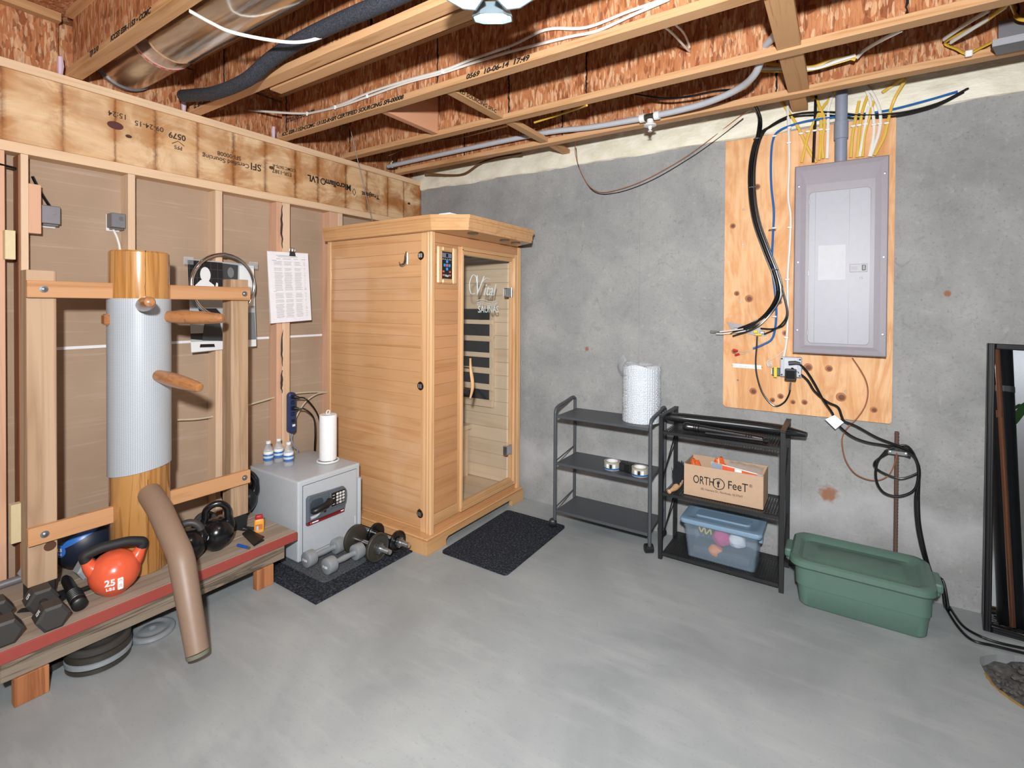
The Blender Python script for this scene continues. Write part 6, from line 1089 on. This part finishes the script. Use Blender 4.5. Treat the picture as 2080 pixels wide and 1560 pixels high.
cable('cord', [(2.7909, -0.075, 1.1216), (2.8175, -0.06, 1.1194), (2.8521, -0.06, 1.0877), (2.8934, -0.06, 1.018), (2.9319, -0.06, 0.9388), (2.9718, -0.06, 0.8765), (2.9983, -0.06, 0.8186), (3.0538, -0.06, 0.7681), (3.12, -0.06, 0.7455), (3.1998, -0.06, 0.7407), (3.258, -0.06, 0.733), (3.3113, -0.06, 0.7035), (3.327, -0.06, 0.6301), (3.3112, -0.06, 0.5437), (3.2511, -0.06, 0.4998), (3.1927, -0.06, 0.5069), (3.1623, -0.06, 0.5622), (3.1653, -0.06, 0.6491), (3.2001, -0.06, 0.7163)], .0058, M_BLKC, t, 8); obj('plug', tube(NB(), [(2.7719, -0.07, 1.1199), (2.8043, -0.07, 1.1247), (2.8273, -0.07, 1.121)], [.012, .011, .007], 10), plain('grey_black_plug', '3a3c42', .5), t, True)
cable('cord', [(2.7865, -0.075, 1.0949), (2.8177, -0.055, 1.0713), (2.8592, -0.055, 1.0352), (2.8936, -0.055, 0.9783), (2.9494, -0.055, 0.9296), (2.9972, -0.055, 0.9068), (3.0148, -0.055, 0.8605), (3.0278, -0.055, 0.8368), (3.0782, -0.055, 0.8183), (3.1601, -0.055, 0.7752), (3.2293, -0.055, 0.7515), (3.287, -0.055, 0.7293), (3.3194, -0.055, 0.6869), (3.3313, -0.055, 0.6177), (3.3177, -0.055, 0.5077), (3.3228, -0.055, 0.3894), (3.3389, -0.055, 0.2862), (3.362, -0.055, 0.1975), (3.3845, -0.04, 0.1383)]+[(3.415, -.055, .14), (3.43, -.075, .03)]+[(3.4352, -0.0369, 0.0065), (3.4563, -0.1992, 0.0065), (3.4917, -0.2866, 0.0065), (3.5615, -0.2847, 0.0065), (3.6595, -0.2765, 0.0065)], .0058, M_BLKC, t, 8)
cable('cord', [(3.2007, -0.05, 0.714), (3.2777, -0.05, 0.7507), (3.3199, -0.05, 0.6857), (3.33, -0.05, 0.616), (3.3294, -0.05, 0.5086), (3.3344, -0.05, 0.3904), (3.3504, -0.05, 0.2873), (3.3699, -0.05, 0.1976), (3.3905, -0.035, 0.1426)]+[(3.425, -.05, .13), (3.442, -.08, .02)]+[(3.4508, -0.0264, 0.0065), (3.4761, -0.1776, 0.0065), (3.5239, -0.2342, 0.0065), (3.5836, -0.2476, 0.0065), (3.6685, -0.2349, 0.0065)], .0058, M_BLKC, t, 8)
cable('cord', [(3.246+.085*c8(2*PI*k/20)+.01*s8(k), -.045, .645+.062*s8(2*PI*k/20)) for k in range(3, 20)], .0055, M_BLKC, t, 8, 4)
TG = [(2.9422, -0.075, 0.8396), (2.9829, -0.075, 0.8678), (3.0236, -0.075, 0.835), (2.988, -0.075, 0.7947)]; bm = NB(); loft(bm, [TG, [(a_, b_-.001, c_) for a_, b_, c_ in TG]]); obj('paper_tag', bm, M_PAP, t)
t = thing('ground_rod', 'rusty rebar ground rod rising from the floor with a clamp', 'rebar', (3.245, -.04, 0)); obj('rod', tube(NB(), [(3.245, -.04, .001), (3.243, -.04, .812)], .0085, 12), M_RUST, t, True)
bm = NB()
for k in range(52): lathe(bm, [(.0085, -.0015), (.0102, 0), (.0085, .0015)], (3.2445, -.04, .012+k*.0155), seg=10)
o = obj('rod_ribs', bm, M_RUST, t, True); o['kind'] = 'stuff'; cl = obj('clamp', box(NB(), (3.205, -.056, .698), (3.288, -.034, .722), .004), M_STEEL, t)
for x in (3.216, 3.277): obj('clamp_bolt', lathe(NB(), [(0, 0), (.007, 0), (.007, .006), (0, .007)], (x, -.056, .71), (0, -1, 0), 6), M_STEEL, cl)
lone_cable('ground_wire', [(3.056, -0.03, 1.1633), (3.0918, -0.045, 1.1041), (3.117, -0.045, 1.0462), (3.1238, -0.045, 0.9871), (3.1123, -0.045, 0.9235), (3.0821, -0.045, 0.8621), (3.0408, -0.045, 0.8061), (3.0201, -0.045, 0.7599), (3.0186, -0.045, 0.7086), (3.0343, -0.045, 0.6348), (3.0707, -0.045, 0.5779), (3.1225, -0.045, 0.5551), (3.173, -0.045, 0.56), (3.2122, -0.045, 0.5922), (3.2331, -0.045, 0.645), (3.2431, -0.058, 0.7107)], .0032, M_COP, 'bare copper ground wire looping from the panel to the rebar clamp', 'wire', 6, 6)
# ================================================================ mirror and sump pit
MI = thing('leaning_mirror', 'tall black-framed mirror leaning on the concrete wall', 'mirror', (3.72, -.16, 0))
AX = Vector((.0235, .14, 1.26)).normalized(); AXx = Vector((1, 0, -.0187)).normalized(); NN = AXx.cross(AX).normalized(); O_ = Vector((3.548, -.16, .002)); MW, MH = .36, 1.268
def mp(a_, b_, d): return O_+AXx*a_+AX*b_+NN*d
def mbar(a0, a1, b0, b1, name='frame_rail'):
    bm = NB(); lays = ((0, -.012), (0, .006), (.005, .010), (.010, .006), (.016, .008))
    loft(bm, [[mp(a0, b0, -.014), mp(a1, b0, -.014), mp(a1, b1, -.014), mp(a0, b1, -.014)], [mp(a0, b0, .004), mp(a1, b0, .004), mp(a1, b1, .004), mp(a0, b1, .004)], [mp(a0+.004, b0+.004, .009), mp(a1-.004, b0+.004, .009), mp(a1-.004, b1-.004, .009), mp(a0+.004, b1-.004, .009)]])
    f_ = obj(name, bm, plain('black_lacquer', '131417', .3), MI)
    lng = (a1-a0) > (b1-b0)
    for k in (.35, .7):
        if lng: P = [mp(a0+.005, b0+(b1-b0)*k, .0095), mp(a1-.005, b0+(b1-b0)*k, .0095)]
        else: P = [mp(a0+(a1-a0)*k, b0+.005, .0095), mp(a0+(a1-a0)*k, b1-.005, .0095)]
        obj('frame_bead', tube(NB(), P, .0026, 6), M_BLKM, f_, True)
mbar(0, .026, 0, MH); mbar(MW-.026, MW, 0, MH); mbar(.0262, MW-.0262, 0, .026); mbar(.0262, MW-.0262, MH-.026, MH)
bm = NB(); loft(bm, [[mp(a_, b_, -.006) for a_, b_ in ((.02, .02), (MW-.02, .02), (MW-.02, MH-.02), (.02, MH-.02))], [mp(a_, b_, 0) for a_, b_ in ((.02, .02), (MW-.02, .02), (MW-.02, MH-.02), (.02, MH-.02))]]); obj('mirror_glass', bm, M_MIRROR, MI)
bm = NB(); N_ = 26; V_ = []
hx, hy = 3.73, -.49
for i in range(N_+1):
    V_.append([bm.verts.new((3.47+.51*i/N_, -.74+.49*j/N_, -.032+random.uniform(-.006, .006)+.012*s8(i*.9)*c8(j*1.1))) for j in range(N_+1)])
for i in range(N_):
    for j in range(N_): bm.faces.new((V_[i][j], V_[i+1][j], V_[i+1][j+1], V_[i][j+1]))
tag(obj('pit_dirt', bm, M_DIRT, None, True), 'dark dirt filling the open sump pit', 'dirt', None, 'stuff')
bm = NB()
for k in range(230):
    x = random.uniform(3.50, 3.92); y = random.uniform(-.68, -.30)
    if ((x-3.73)/.21)**2+((y+.49)/.19)**2 > 1: continue
    t_ = NB(); bmesh.ops.create_icosphere(t_, subdivisions=1, radius=random.uniform(.006, .016))
    for v in t_.verts: v.co = Vector((v.co.x*1.2, v.co.y, v.co.z*.6))*random.uniform(.8, 1.2)+Vector((x, y, -.024))
    merge(bm, t_)
tag(obj('pit_gravel', bm, M_DIRT), 'small stones scattered in the sump pit', 'gravel', None, 'stuff')
P = [(x, y, -.004) for x, y in HOLE]; o = tag(obj('foam_rim', tube(NB(), smoothpath([P[k] for k in (16, 15, 14, 13, 12, 11)], 5), [.006+random.uniform(0, .004) for k in range(26)], 7), plain('dried_yellow_foam', '8a6c3a', .8), None, True), 'dried yellow foam along the sump pit rim', 'foam'); tag(obj('yellow_scrap', prism(NB(), [(3.600, -.520), (3.632, -.520), (3.628, -.498), (3.612, -.494)], 2, -.012, -.008), M_YELB), 'bright yellow plastic scrap in the sump pit', 'scrap')
t = thing('vent_stack', 'black plastic pipe with a silver clamp band, seen in the mirror', 'pipe', (3.705, -.50, -.05)); obj('stack_pipe', tube(NB(), [(3.705, -.50, -.05), (3.705, -.50, 2.47)], .05, 24), plain('black_abs_pipe', '20252d', .35), t, True); obj('clamp_band', lathe(NB(), [(.0505, 0), (.052, .001), (.052, .03), (.0505, .031)], (3.705, -.50, 1.09), seg=24), M_STEEL, t, True)
t = thing('copper_riser', 'upright copper pipe standing in front of the black stack, seen in the mirror', 'pipe', (3.685, -.365, 0)); obj('riser', tube(NB(), [(3.685, -.365, .001), (3.668, -.36, 1.35), (3.668, -.36, 2.47)], .011, 14), M_COP, t, True); obj('coupling', tube(NB(), [(3.669, -.36, .95), (3.6685, -.36, .985)], .0135, 14), M_COP, t, True)
t = thing('leafy_plant', 'green leafy houseplant reflected in the mirror', 'plant', (4.12, -.85, 0)); obj('pot', lathe(NB(), [(0, .001), (.07, .001), (.095, .18), (.10, .19), (.09, .19), (.085, .17), (0, .165)], (4.12, -.85, 0), seg=24), plain('dark_pot', '3a3a3c', .5), t, True)
MGR = plain('leaf_green', '4f8a4a', .45)
for k in range(11):
    a = k*2.4; L = .35+.25*random.random(); P = smoothpath([(4.12, -.85, .17), (4.12+.1*c8(a), -.85+.1*s8(a), .45+L*.5), (4.12+.24*c8(a), -.85+.24*s8(a), .5+L), (4.12+.38*c8(a), -.85+.38*s8(a), .36+L)], 5)
    obj('leaf', tube(NB(), P, .02, 6, flat=(.003, .022)), MGR, t, True)
